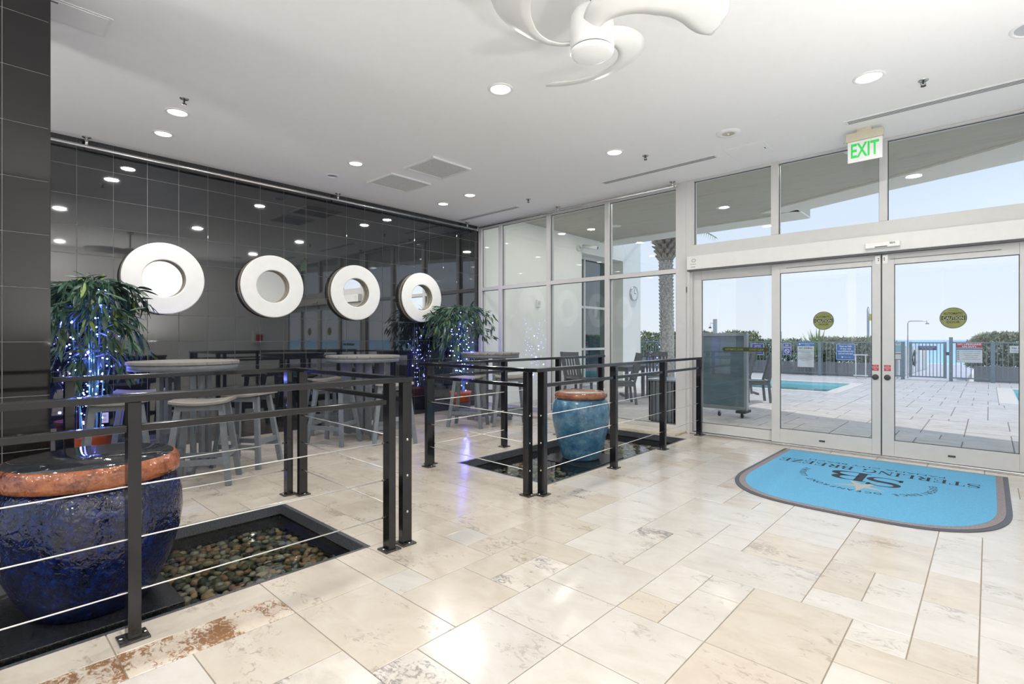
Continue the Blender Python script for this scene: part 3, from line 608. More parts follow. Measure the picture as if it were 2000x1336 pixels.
# ================================================================== REFLECTING POOLS
def slab_rect(mb, x0, y0, x1, y1, z0, z1): mb.box(x0, y0, z0, x1, y1, z1)
ico = MB().sphere((0, 0, 0), 1, 8)
pebm = []
for i in range(len(PEB)):
    me = MB().sphere((0, 0, 0), 1, 10).mesh('pebble', 'pebble_%d' % i)
    for v in me.vertices:
        d = noise.noise(Vector(v.co)*1.3+Vector((i*7, 0, 0)))*.22; v.co *= 1+d
    pebm.append(me)
def pool(name, label, r, plinth, nobj, spacing, psize, zp=-.22):
    x0, y0, x1, y1 = r; t = thing(name, label, 'pool', ((x0+x1)/2, (y0+y1)/2, 0)); ox, oy = t.location.x, t.location.y
    a = (x1-x0)/2; b = (y1-y0)/2
    for q in ((-a, -b, -a+.02, b), (a-.02, -b, a, b), (-a+.02, -b, a-.02, -b+.02), (-a+.02, b-.02, a-.02, b)): MB().box(q[0], q[1], -.32, q[2], q[3], -.002).build('basin_wall', 'basin_stone', t)
    for q in ((-a+.001, -b, -a+.026, b), (a-.026, -b, a-.001, b), (-a+.02, -b+.001, a-.02, -b+.026), (-a+.02, b-.026, a-.02, b-.001)): MB().box(q[0], q[1], -.078, q[2], q[3], -.0015).build('curb_strip', 'curb_stone_lit', t, bevel=.002)  # wall band above the water, its reflected light put into the colour
    MB().box(-a, -b, -.32, a, b, -.20).build('basin_floor', 'basin_stone', t)
    for q in ((-a+.02, -b+.02, -a+.05, b-.02), (-a+.05, b-.05, a-.02, b-.02)): MB().box(q[0], q[1], -.20, q[2], q[3], -.15).build('basin_ledge', 'basin_stone', t)
    MB().add([(-a+.02, -b+.02, -.085), (a-.02, -b+.02, -.085), (a-.02, b-.02, -.085), (-a+.02, b-.02, -.085)], [(0, 1, 2, 3)]).build('water', 'water', t, fixn=False)
    px, py, ph = plinth; MB().box(px-ph-ox, py-ph-oy, -.27, px+ph-ox, py+ph-oy, -.078).build('plinth', 'basin_stone', t, bevel=.004)
    pos = []; rr = random.Random(3)
    ny = int((y1-y0-.1)/spacing); nx = int((x1-x0-.1)/spacing)
    for j in range(ny):
        for i in range(nx):
            X = x0+.06+(i+.5*(j % 2))*spacing+rr.uniform(-1, 1)*spacing*.3; Y = y0+.06+j*spacing+rr.uniform(-1, 1)*spacing*.3
            if X > x1-.05 or (abs(X-px) < ph and abs(Y-py) < ph): continue
            s = psize*rr.uniform(.75, 1.35); pos.append((X, Y, -.20+.018+rr.uniform(0, .03), s, rr.uniform(0, PI), rr.randrange(len(PEB)), rr.uniform(.6, .95), rr.uniform(.4, .6)))
    def key(p):
        s = seen(p[0], p[1], -.2); 
        if s and nobj:
            v = Vector((p[0]-7.3, p[1])); d = v.dot(CF); u = v.dot(CR)/d*1008+1000; vv = 663+1008*1.5/d
            if 20 < u < 360 and vv < 1190: s *= .05
        return -s*p[3]
    pos.sort(key=key)
    for p in pos[:nobj]:
        o = bpy.data.objects.new('pebble', pebm[p[5]]); C.objects.link(o); o.parent = t; o.location = (p[0]-ox, p[1]-oy, p[2]); o.scale = (p[3], p[3]*p[6], p[3]*p[7]); o.rotation_euler = (0, 0, p[4])
    groups = {}
    base = [(tuple(v.co)) for v in MB().sphere((0, 0, 0), 1, 8).mesh('tmp').vertices]
    bmv = MB().sphere((0, 0, 0), 1, 8)
    mb = MB(); mi = []
    for p in pos[nobj:]:
        mt = Matrix.Translation((p[0]-ox, p[1]-oy, p[2])) @ Matrix.Rotation(p[4], 4, 'Z') @ Matrix.Diagonal((p[3], p[3]*p[6], p[3]*p[7], 1))
        n0 = len(mb.f); mb.add(bmv.v, bmv.f, True, mt); mi += [p[5]]*(len(mb.f)-n0)
    o = mb.build('pebble_bed', None, t, fixn=False)
    for i in range(len(PEB)): o.data.materials.append(M['pebble_%d' % i])
    o.data.polygons.foreach_set('material_index', mi); tag(o, 'rest of the pebbles under water', kind='stuff')
pool('reflecting_pool', 'sunken black pool with pebbles around the cobalt jar', P1, (3.82, .47, .36), 295, .047, .030)
pool('reflecting_pool', 'sunken black pool with pebbles around the turquoise jar', P2, (3.80, 4.97, .36), 0, .05, .028)
# ---- glazed jars
def jar(name, label, loc, prof, glaze, rimprof, rimm, lidr, lidz, lidm):
    t = thing(name, label, 'jar', loc)
    MB().lathe(prof, 96).build('jar_body', glaze, t); MB().lathe(rimprof, 96, closed=True).build('jar_rim', rimm, t)
    MB().lathe([(0, lidz), (lidr, lidz), (lidr, lidz-.02), (0, lidz-.02)], 64).build('jar_lid', lidm, t); return t
H = .70
j1 = jar('fountain_jar', 'huge dark cobalt blue glazed jar with orange-brown rim standing in the near pool', (3.82, .50, -.078),
    [(0, 0), (.235, 0), (.25, .01), (.305, .10), (.355, .22), (.390, .35), (.402, .45), (.398, .54), (.378, .62), (.355, .655), (.33, .67), (0, .67)], 'cobalt_glaze',
    [(.345, .655), (.374, .658), (.387, .668), (.390, .69), (.387, .715), (.384, .730), (.376, .748), (.366, .758), (.358, .760), (.350, .757), (.34, .66)], 'rim_glaze', .357, .7603, 'lid_water')
j2 = jar('fountain_jar', 'light turquoise glazed jar with brown rim standing in the far pool', (3.80, 4.97, -.078),
    [(0, 0), (.205, 0), (.218, .012), (.255, .12), (.30, .28), (.327, .42), (.335, .52), (.325, .62), (.30, .675), (.27, .70), (0, .70)], 'turquoise_glaze',
    [(.265, .695), (.292, .70), (.305, .72), (.303, .745), (.288, .765), (.265, .775), (.248, .77), (.245, .72)], 'rim_glaze_dark', .25, .768, 'lid_pale')
# ================================================================== RAILINGS
ZR = 1.062; CZ = (.665, .437, .208)
def railing(label, runs):
    t = thing('railing', label, 'railing', (*runs[0]['pts'][0], 0), group='black cable railings around the pools'); o = Vector((*runs[0]['pts'][0], 0))
    for rn in runs:
        pts = [Vector((*p, 0)) for p in rn['pts']]; a = Vector((*rn['ends'][0], 0)); b = Vector((*rn['ends'][1], 0)); d = (b-a).normalized(); nrm = Vector((-d.y, d.x, 0)); ang = math.atan2(d.y, d.x)
        MB().beam(a-o+Vector((0, 0, ZR-.016)), b-o+Vector((0, 0, ZR-.016)), .066, .03).build('top_rail', 'black_metal', t, bevel=.002)
        for p in pts:
            mt = Matrix.Translation(p-o) @ Matrix.Rotation(ang, 4, 'Z')
            po = MB().box(-.024, -.034, .008, .024, .034, ZR-.032).build('post', 'black_metal', t, bevel=.002); po.matrix_local = mt
            MB().box(-.055, -.05, 0, .055, .05, .01).build('base_plate', 'plate_metal', po, bevel=.002)
            for sx in (-.042, .042): MB().lathe([(0, 0), (.009, 0), (.009, .008), (0, .008)], 8).build('bolt', 'steel', po, loc=(sx, 0, .01))
            if p in (pts[0], pts[-1]):
                s = 1 if p == pts[-1] else -1
                for z in CZ: k = MB().sphere((0, 0, 0), .009, 10, (.5, 1, 1)).build('cable_stud', 'steel', po, loc=(s*.025, 0, z))
        for i in range(len(pts)-1):
            MB().beam(pts[i]-o+d*.024+Vector((0, 0, .915)), pts[i+1]-o-d*.024+Vector((0, 0, .915)), .038, .03).build('mid_rail', 'black_metal', t, bevel=.002)
        for z in CZ: MB().tube([pts[0]-o+Vector((0, 0, z)), pts[-1]-o+Vector((0, 0, z))], .0034, 8).build('cable', 'cable_steel', t)
        for i in range(len(pts)-1):
            for z in CZ:
                for q, s in ((pts[i], 1), (pts[i+1], -1)): MB().tube([q-o+d*s*.024+Vector((0, 0, z)), q-o+d*s*.055+Vector((0, 0, z))], .0055, 8).build('cable_fitting', 'plate_metal', t)
railing('black cable railing around the near pool', [
    dict(pts=[(4.57, -.72), (4.565, .53), (4.575, 1.83)], ends=[(4.57, -1.1), (4.575, 1.985)]),
    dict(pts=[(4.565, 1.955), (3.07, 1.985)], ends=[(4.60, 1.955), (2.965, 1.985)]),
    dict(pts=[(2.985, 1.905), (2.975, .50)], ends=[(2.985, 1.96), (2.975, .42)])])
railing('black cable railing around the far pool', [
    dict(pts=[(4.555, 3.345), (4.515, 4.53), (4.47, 5.69), (4.415, 6.86)], ends=[(4.56, 3.23), (4.415, 6.89)]),
    dict(pts=[(4.475, 3.25), (3.095, 3.295)], ends=[(4.53, 3.25), (2.97, 3.295)]),
    dict(pts=[(3.02, 3.38), (2.985, 4.53), (2.975, 5.61), (2.965, 6.68)], ends=[(3.02, 3.32), (2.965, 6.75)])])
# ================================================================== TABLES AND STOOLS
def make_table(label):
    t = thing('bar_table', label, 'table', group='round grey bar-height tables'); r = .485; H = 1.085
    n = 8; wd = 2*r/n
    for i in range(n):
        a = -r+i*wd+.005; b = -r+(i+1)*wd-.005; poly = []
        m = 6
        for k in range(m+1): x = a+(b-a)*k/m; poly.append((x, -math.sqrt(max(0, r*r-x*x))))
        for k in range(m+1): x = b-(b-a)*k/m; poly.append((x, math.sqrt(max(0, r*r-x*x))))
        MB().prism(poly, H-.028, H).build('plank', 'lumber_top', t, bevel=.002)
    MB().lathe([(r-.035, H-.085), (r-.012, H-.085), (r-.012, H-.028), (r-.035, H-.028)], 48, closed=True).build('apron', 'lumber_grey', t)
    for s in (-1, 1):
        MB().cbox(0, s*.18, H-.058, .80, .035, .055).build('top_beam', 'lumber_grey', t); MB().cbox(s*.24, 0, H-.058, .035, .32, .05).build('top_beam', 'lumber_grey', t)
        for q in (-1, 1):
            MB().box(s*.20-.045, q*.145-.015, .05, s*.20+.045, q*.145+.015, H-.03).build('leg', 'lumber_grey', t, bevel=.003)
            MB().box(s*.095-.045, q*.185-.015, .05, s*.095+.045, q*.185+.015, H-.03).build('leg', 'lumber_grey', t, bevel=.003)
        prof = [(-.36, 0), (-.26, 0), (-.24, .045), (-.19, .065), (.19, .065), (.24, .045), (.26, 0), (.36, 0), (.36, .05), (.33, .075), (.2, .115), (-.2, .115), (-.33, .075), (-.36, .05)]
        mt = Matrix.Translation((0, s*.165+.02, 0)) @ Matrix.Rotation(PI/2, 4, 'X'); MB().prism(prof, 0, .04, mt).build('foot', 'lumber_grey', t, bevel=.004)
        MB().cbox(0, s*.155, .42, .44, .03, .07).build('brace', 'lumber_grey', t, bevel=.003); MB().cbox(s*.17, 0, .42, .03, .30, .07).build('brace', 'lumber_grey', t, bevel=.003)
    return t
def make_stool(label):
    t = thing('bar_stool', label, 'stool', group='grey saddle-seat bar stools'); H = .755
    vs = []; fs = []; n = 10
    for i in range(n+1):
        q = i/n*2-1; x = q*.235; z = H+.022*q*q-.012; dy = .165+.012*math.cos(q*PI/2)
        for (yy, zz) in ((-dy, z-.03), (-dy, z-.006), (-dy+.02, z), (dy-.02, z), (dy, z-.006), (dy, z-.03)): vs.append((x, yy, zz))
    for i in range(n):
        for j in range(6): j2 = (j+1) % 6; fs.append((i*6+j, i*6+j2, (i+1)*6+j2, (i+1)*6+j))
    fs += [tuple(range(6)), tuple(range(n*6, n*6+6))[::-1]]
    MB().add(vs, fs).build('seat', 'lumber_top', t, bevel=.004)
    MB().cbox(0, -.115, H-.065, .36, .028, .05).build('seat_rail', 'lumber_grey', t); MB().cbox(0, .115, H-.065, .36, .028, .05).build('seat_rail', 'lumber_grey', t)
    P_ = lambda sx, sy, z: Vector((sx*(.17+(H-.04-z)*.115), sy*(.10+(H-.04-z)*.13), z))
    for sx in (-1, 1):
        for sy in (-1, 1): MB().beam(P_(sx, sy, 0), P_(sx, sy, H-.04), .05, .036, (0, 1, 0)).build('leg', 'lumber_grey', t, bevel=.003)
        MB().beam(P_(sx, -1, .26), P_(sx, 1, .26), .028, .05).build('stretcher', 'lumber_grey', t, bevel=.003)
        MB().beam(P_(-1, sx, .21), P_(1, sx, .21), .028, .05).build('stretcher', 'lumber_grey', t, bevel=.003)
    return t
tb = make_table('round grey slatted bar table nearest the cobalt jar and left bamboo')
st = make_stool('grey saddle stool in front of the nearest bar table')
index_kids()
tb.location = (1.36, 1.58, 0); tb.rotation_euler.z = math.radians(-35)
for (x, y, rz, lab) in ((1.07, 3.77, 20, 'round grey slatted bar table in the middle, below the third mirror'), (1.25, 6.02, 40, 'round grey slatted bar table in the far corner by the window')):
    o = copy_tree(tb); o.location = (x, y, 0); o.rotation_euler.z = math.radians(rz); o['label'] = lab
st.location = (2.03, 1.55, 0); st.rotation_euler.z = math.radians(58)
for (x, y, rz, lab) in ((1.62, 2.08, 35, 'grey stool right of the nearest bar table, toward the middle table'), (1.48, 1.0, 85, 'grey stool between the nearest bar table and the railing post at left'), (.60, 1.38, 75, 'grey stool behind the nearest bar table'),
        (1.26, 3.24, 25, 'grey stool left of the middle bar table'), (1.74, 3.80, 60, 'grey stool in front of the middle bar table, by the railing corner'), (.42, 3.55, 85, 'grey stool between the middle bar table and the black wall'),
        (1.55, 5.25, 30, 'grey stool left of the far corner bar table'), (1.92, 5.76, 50, 'grey stool right of the far corner bar table')):
    o = copy_tree(st); o.location = (x, y, 0); o.rotation_euler.z = math.radians(rz); o['label'] = lab
# ================================================================== LIT BAMBOO PLANTS
def leaf_mesh(name, m, bend, L=1.0, W=.105):
    vs = []; fs = []; n = 5
    for i in range(n+1):
        q = i/n; w_ = W*math.sin(PI*min(1, q*.93+.05))**.8; z = -bend*q*q
        vs += [(q*L, -w_, z+.02*w_*8*0), (q*L, 0, z-.02), (q*L, w_, z)]
    for i in range(n):
        a = i*3; fs += [(a, a+1, a+4, a+3), (a+1, a+2, a+5, a+4)]
    me = MB().add(vs, fs, True).mesh(name, m, fixn=False); return me
LEAF = [leaf_mesh('leaf', m, b) for m in ('leaf_green', 'leaf_green', 'leaf_sage', 'leaf_sage', 'leaf_lime') for b in (.12, .35)]
LW = [0, 1, 0, 1, 2, 3, 2, 3, 0, 1, 2, 3, 8]
def bamboo(label, loc, rad, ztop, zlow, nobj, nstuff, seed, pot_h, rx, nled):
    t = thing('bamboo_plant', label, 'plant', loc, group='artificial bamboos wound with blue lights'); rr = random.Random(seed)
    MB().lathe([(0, 0), (.15, 0), (.155, .02), (.165, pot_h-.06), (.185, pot_h-.06), (.19, pot_h), (.165, pot_h), (.16, pot_h-.03), (0, pot_h-.03)], 32).build('pot', 'orange_pot', t)
    MB().lathe([(.166, .0), (.172, .0), (.178, pot_h*.55), (.172, pot_h*.55)], 32, closed=True).build('pot_cover', 'blue_pot_base', t)
    canes = []
    for i in range(13):
        a = rr.uniform(0, 2*PI); r0 = rr.uniform(.02, .13); lean = rr.uniform(.02, .14); zt = ztop-rr.uniform(.1, .4)
        p0 = Vector((r0*math.cos(a), r0*math.sin(a), pot_h-.05)); p1 = Vector(((r0+lean)*math.cos(a), (r0+lean)*math.sin(a), zt)); canes.append((p0, p1))
        pts = []; rs = []; m = 9
        for k in range(m+1):
            q = p0.lerp(p1, k/m)
            pts += [q-Vector((0, 0, .004)), q, q+Vector((0, 0, .004))]; rs += [.0068, .009, .0068]
        MB().tube(pts, .007, 6, rs=rs).build('cane', 'bamboo_cane', t)
    leaves = []; br = MB()
    nb = 62
    for b in range(nb):
        a = rr.uniform(0, 2*PI); z0 = zlow+(ztop-zlow)*(rr.random()**.55); p0, p1 = rr.choice(canes)
        s = Vector(p0.lerp(p1, min(1, (z0-p0.z)/(p1.z-p0.z)))); s.z = min(z0, ztop-.1); out = rad*rr.uniform(.55, 1.0)*(1 if z0 > zlow+.25*(ztop-zlow) else .6)
        pts = []
        for k in range(6):
            q = k/5; pts.append(s+Vector((math.cos(a)*out*q, math.sin(a)*out*q, .22*q-.42*q*q*rr.uniform(.7, 1.3))))
        for p in pts:
            if loc[0]+p.x < .04: p.x = .04-loc[0]+abs(loc[0]+p.x-.04)*.2
        br.tube(pts, .0028, 4, cap=False)
        for k in range(1, 6):
            for q in range(4 if k < 4 else 5):
                p = pts[k]+Vector((rr.uniform(-.03, .03), rr.uniform(-.03, .03), rr.uniform(-.03, .03)))
                d = (pts[k]-pts[k-1]).normalized()+Vector((rr.uniform(-.7, .7), rr.uniform(-.7, .7), rr.uniform(-.9, .15)))
                if loc[0]+p.x+d.x*.12 < .02: d.x = abs(d.x)
                L = rr.uniform(.10, .185)*(.85 if rx else 1); leaves.append((p, d.normalized(), L, rr.choice(LW), rr.uniform(-1, 1)))
    br.build('branches', 'bamboo_cane', t)
    def mt(l):
        p, d, L, _, roll = l; s = d.cross(Vector((0, 0, 1)));
        if s.length < .1: s = Vector((1, 0, 0))
        s.normalize(); u = s.cross(d); m3 = Matrix((d, s, u)).transposed().to_4x4(); return Matrix.Translation(p) @ m3 @ Matrix.Rotation(roll, 4, 'X') @ Matrix.Diagonal((L, L, L, 1))
    # leaves nearest the camera side show largest
    cv = (Vector((7.3, 0, 1.3))-Vector(loc)); cv.z = 0; cv.normalize()
    leaves.sort(key=lambda l: -(l[0].dot(cv)+l[2]*2))
    for l in leaves[:nobj]:
        o = bpy.data.objects.new('leaf', LEAF[l[3]]); C.objects.link(o); o.parent = t; o.matrix_local = mt(l)
    k = MB(); mi = []
    for l in leaves[nobj:]:
        me = LEAF[l[3]]; n0 = len(k.f); k.add([v.co for v in me.vertices], [tuple(p.vertices) for p in me.polygons], True, mt(l)); mi += [l[3]//2]*(len(k.f)-n0)
    o = k.build('foliage', None, t, fixn=False)
    for mm in ('leaf_green', 'leaf_green', 'leaf_sage', 'leaf_sage', 'leaf_lime'): o.data.materials.append(M[mm])
    o.data.polygons.foreach_set('material_index', mi); tag(o, 'remaining leaves inside the crown', kind='stuff')
    # string of lights
    wp = []; bulb = MB().sphere((0, 0, 0), .0075, 8).mesh('bulb', 'led')
    for i in range(nled):
        q = i/nled; z = pot_h+.02+(ztop-.15-pot_h)*((i*7 % nled)/nled*.15+q*.85); a = i*1.9+rr.uniform(-.5, .5); r0 = (.10 if z < zlow else .20)*rr.uniform(.6, 1.15)
        p = Vector((r0*math.cos(a)+.03, r0*math.sin(a), z))
        if loc[0]+p.x < .03: p.x = .05-loc[0]
        wp.append(p)
        o = bpy.data.objects.new('bulb', bulb); C.objects.link(o); o.parent = t; o.location = p
    MB().tube(wp, .0012, 4, cap=False).build('light_wire', 'wire_dark', t)
    for zz, pw in ((zlow+.15, 3.5), (zlow, 3.5), (zlow-.15, 3.5), (zlow-.35, 3.5), (zlow-.5, 3.5), (ztop-.55, 3), (ztop-.35, 3), (ztop-.75, 3)):
        l = bpy.data.lights.new('string_glow', 'POINT'); l.energy = pw*(.5 if rx else 1); l.color = (.12, .14, 1); l.shadow_soft_size = .012
        lo = bpy.data.objects.new('string_light', l); C.objects.link(lo); lo.parent = t; lo.location = (rr.uniform(.0, .2), rr.uniform(-.14, .14), zz)
    return t
bamboo('artificial bamboo with blue string lights beside the black pillar', (.52, .96, 0), .46, 1.98, .95, 295, 0, 11, .36, 0, 95)
bamboo('artificial bamboo with blue string lights in the far corner by the window', (.55, 5.98, 0), .55, 1.92, .95, 220, 0, 23, .40, 1, 90)
# ================================================================== DOOR MAT
t = thing('door_mat', 'blue half-round entrance mat with dark lettering and rubber edge', 'mat', (6.47, 6.72, 0))
def mat_poly(off):
    W = .96-off; pts = []; yb = -off*.6; ys = -1.32; 
    pts.append((-W, yb)); pts.append((W, yb))
    n = 40; ye = -2.27+off
    for i in range(n+1):
        a = PI*i/n; c = math.cos(a); s = math.sin(a)
        pts.append((W*(abs(c)**.62)*(1 if c > 0 else -1), ys+(ye-ys)*(s**.80)))
    return pts
MB().prism(mat_poly(0), 0, .006).build('rubber_edge', 'rubber', t, bevel=.002); MB().prism(mat_poly(.035), .006, .009).build('grey_border', 'mat_grey', t); MB().prism(mat_poly(.085), .009, .0105).build('carpet_field', 'mat_blue', t)
# serif lettering built from strokes: (points, widths)
def stroke(mb, pts, ws, mtx):
    pts = [Vector((p[0], p[1], 0)) for p in pts]; vs = []; fs = []
    for i, p in enumerate(pts):
        d = (pts[min(i+1, len(pts)-1)]-pts[max(i-1, 0)]).normalized(); nn = Vector((-d.y, d.x, 0)); wd = ws[i] if isinstance(ws, (list, tuple)) else ws
        vs += [p+nn*wd/2, p-nn*wd/2]
    for i in range(len(pts)-1): fs.append((2*i, 2*i+1, 2*i+3, 2*i+2))
    mb.add(vs, fs, mtx=mtx)
def arc(cx, cy, rx, ry, a0, a1, n=12): return [(cx+rx*math.cos(math.radians(a0+(a1-a0)*i/n)), cy+ry*math.sin(math.radians(a0+(a1-a0)*i/n))) for i in range(n+1)]
K, N_ = .17, .055
def glyph(ch):
    S = []; st_ = lambda x, y0=0, y1=1: S.append(([(x, y0), (x, y1)], K)); sf = lambda x, y, w_=.36: S.append(([(x-w_/2, y), (x+w_/2, y)], N_))
    hb = lambda x0, x1, y: S.append(([(x0, y), (x1, y)], N_)); tk = lambda x, y0, y1: S.append(([(x, y0), (x, y1)], .07))
    if ch == 'S':
        a = arc(.38, .74, .26, .235, 20, 250, 14)+arc(.38, .26, .29, .245, 70, -160, 14); n = len(a)
        S.append((a, [N_+(K*1.15-N_)*math.exp(-((i/(n-1)-.5)/.2)**2) for i in range(n)])); tk(.64, .76, .98); tk(.10, .02, .26); return S, .78
    if ch == 'T': st_(.42); hb(.02, .82, .97); tk(.04, .74, .98); tk(.80, .74, .98); sf(.42, .03); return S, .86
    if ch == 'E': st_(.2); hb(.05, .74, .97); hb(.2, .58, .5); hb(.05, .76, .03); tk(.72, .76, .98); tk(.74, .02, .26); tk(.58, .4, .6); return S, .82
    if ch == 'L': st_(.2); sf(.2, .97); hb(.05, .74, .03); tk(.72, .02, .3); return S, .78
    if ch == 'I': st_(.2); sf(.2, .97); sf(.2, .03); return S, .42
    if ch == 'N': S.append(([(.14, 0), (.14, 1)], N_)); S.append(([(.16, .97), (.78, .03)], K)); S.append(([(.8, 0), (.8, 1)], N_)); sf(.14, .03, .24); sf(.8, .97, .24); sf(.1, .97, .2); return S, .98
    if ch == 'Z': hb(.06, .72, .97); hb(.04, .74, .03); S.append(([(.62, .96), (.14, .04)], K)); tk(.08, .74, .98); tk(.72, .02, .26); return S, .8
    if ch in 'RB':
        st_(.2); hb(.05, .45, .97); hb(.2, .45, .5)
        a = arc(.42, .735, .25, .235, 90, -90, 10); S.append((a, [N_+(K-N_)*math.sin(PI*i/10) for i in range(11)]))
        if ch == 'R': S.append(([(.42, .5), (.72, .04)], K)); sf(.2, .03); sf(.76, .03, .2); return S, .88
        a = arc(.44, .265, .30, .235, 90, -90, 10); S.append((a, [N_+(K-N_)*math.sin(PI*i/10) for i in range(11)])); hb(.05, .45, .03); return S, .84
    if ch == 'G':
        a = arc(.46, .5, .38, .475, 38, 335, 18); S.append((a, [N_+(K-N_)*math.sin(PI*min(1, i/14)) for i in range(19)])); S.append(([(.78, .06), (.78, .44)], K*.8)); sf(.76, .44, .3); tk(.78, .72, .96); return S, .96
    return S, .4
def serif_text(mb, s, h, width, mtx):
    x = 0; out = []
    for ch in s: S, a = glyph(ch); out.append((x, S)); x += a+.06
    kx = width/x
    for x0, S in out:
        for pts, ws in S: stroke(mb, [((p[0]+x0-x/2), p[1]) for p in pts], ws, mtx @ Matrix.Diagonal((kx, h, 1, 1)))
MT = lambda x, y: Matrix.Translation((x-6.47, y-6.72, .0112)) @ Matrix.Rotation(PI, 4, 'Z')
k = MB(); serif_text(k, 'STERLING BREEZE', .155, 1.62, MT(6.44, 6.17)); k.build('name_lettering', 'mat_ink', t)
k = MB(); put_text(k, 'PANAMA CITY BEACH', .075, MT(6.44, 6.285), width=1.12); k.build('town_lettering', 'mat_ink', t)
k = MB()
for ch, x, y, h, w_ in (('S', 6.60, 5.87, .35, .40), ('B', 6.33, 5.94, .35, .40)):
    S, a = glyph(ch)
    for pts, ws in S: stroke(k, [(p[0]-a/2, p[1]) for p in pts], ws, MT(x, y) @ Matrix.Diagonal((w_, h, 1, 1)))
k.build('monogram', 'mat_ink', t)
k = MB(); s = 'EXPERIENCE OCEANFRONT LUXURY'; nn = len(s)
for i, ch in enumerate(s):
    if ch == ' ': continue
    a = math.radians(192-204*i/(nn-1)); R_ = .455
    # reader faces -y: left of reader is +x; arc bulges toward the camera
    mtx = Matrix.Translation((6.455-6.47-R_*math.cos(a)*1.03, 5.70-6.72-R_*math.sin(a), .0112)) @ Matrix.Rotation(PI+(a-PI/2), 4, 'Z')
    put_text(k, ch, .078, mtx, bold=.001)
k.build('motto_lettering', 'mat_ink', t)
k = MB(); pts = []
for i in range(10):
    a = PI/2+i*PI/5; r = (.20 if i % 2 == 0 else .055); pts.append((r*math.cos(a+PI), r*math.sin(a+PI)*1.1))
k.prism(pts, 0, .0004, Matrix.Translation((6.47-6.47, 5.42-6.72, .0107))); k.build('starfish', 'mat_star', t)
# ================================================================== OUTSIDE
dk = root('floor_terrace', 'pale stone paver terrace outside the doors')
EP1 = (0.9, 14.95, 4.28, 18.1); EP2 = (7.75, 14.9, 12.0, 18.95)
mb = MB()
for r in rects_minus((-12, YW+.03, 20, 21.7), [EP1, EP2]): mb.box(r[0], r[1], -.4, r[2], r[3], -.026)
mb.build('paver_bed', 'paver_joint', dk)
pcs = []; V = .235; occ2 = {}
shp2 = [(2, 1)]*3+[(3, 1)]*3+[(2, 2)]*4+[(3, 2)]*4
rr = random.Random(5)
for iy in range(0, 64):
    for ix in range(-26, 66):
        if (ix, iy) in occ2: continue
        sh = shp2[:]; rr.shuffle(sh)
        for wx, wy in sh+[(2, 1), (1, 1)]:
            if all((a, b) not in occ2 for a in range(ix, ix+wx) for b in range(iy, iy+wy)):
                for a in range(ix, ix+wx):
                    for b in range(iy, iy+wy): occ2[(a, b)] = 1
                pcs.append((ix*V, YW+.04+iy*V, (ix+wx)*V, YW+.04+(iy+wy)*V)); break
allp = []
for r in pcs:
    r = (r[0], r[1], r[2], min(r[3], 21.7))
    if r[3]-r[1] < .05: continue
    for q in rects_minus(r, [(EP1[0]-.3, EP1[1]-.3, EP1[2]+.3, EP1[3]+.3), (EP2[0]-.3, EP2[1]-.3, EP2[2]+.3, EP2[3]+.3)]):
        if q[2]-q[0] > .02 and q[3]-q[1] > .02: allp.append(q)
def outview(r):
    x = (r[0]+r[2])/2; y = (r[1]+r[3])/2; v = Vector((x-7.3, y)); d = v.dot(CF); u = v.dot(CR)/d*1008+1000 if d > 0 else -9
    vis = 1 if (1355 < u < 2010 or (1205 < u < 1320 and y < 13.5)) else .05
    return -vis*size_seen(r)
allp.sort(key=outview)
for r in allp[:295]: tilebox(MB(), r, -.05, -.02+rr.uniform(-.0015, .0015), g=.0065, b=.003).build('paver', 'paver', dk)
mb = MB()
for r in allp[295:]: tilebox(mb, r, -.05, -.02, g=.0065, b=.003)
tag(mb.build('paver_field', 'paver', dk), 'further pavers of the same terrace', kind='stuff')
for nm, r, lab in (('swimming_pool', EP1, 'turquoise swimming pool behind the slatted chair'), ('swimming_pool', EP2, 'corner of a second turquoise pool at the right edge')):
    t = thing(nm, lab, 'swimming pool', ((r[0]+r[2])/2, (r[1]+r[3])/2, 0)); a = (r[2]-r[0])/2; b = (r[3]-r[1])/2
    MB().box(-a, -b, -1.25, a, b, -1.2).build('basin_floor', 'pool_tile', t)
    for q in ((-a, -b, -a+.02, b), (a-.02, -b, a, b), (-a, -b, a, -b+.02), (-a, b-.02, a, b)): MB().box(q[0], q[1], -1.2, q[2], q[3], -.03).build('basin_wall', 'pool_tile', t)
    MB().box(a-1.1, -b+.02, -1.2, a-.02, b-.02, -.42).build('sun_shelf', 'pool_tile', t)
    for q in ((-a-.3, -b-.3, a+.3, -b), (-a-.3, b, a+.3, b+.3), (-a-.3, -b, -a, b), (a, -b, a+.3, b)): MB().box(q[0], q[1], -.06, q[2], q[3], -.012).build('coping', 'coping', t, bevel=.008)
    MB().add([(-a+.02, -b+.02, -.12), (a-.02, -b+.02, -.12), (a-.02, b-.02, -.12), (-a+.02, b-.02, -.12)], [(0, 1, 2, 3)]).build('water', 'pool_water', t, fixn=False)
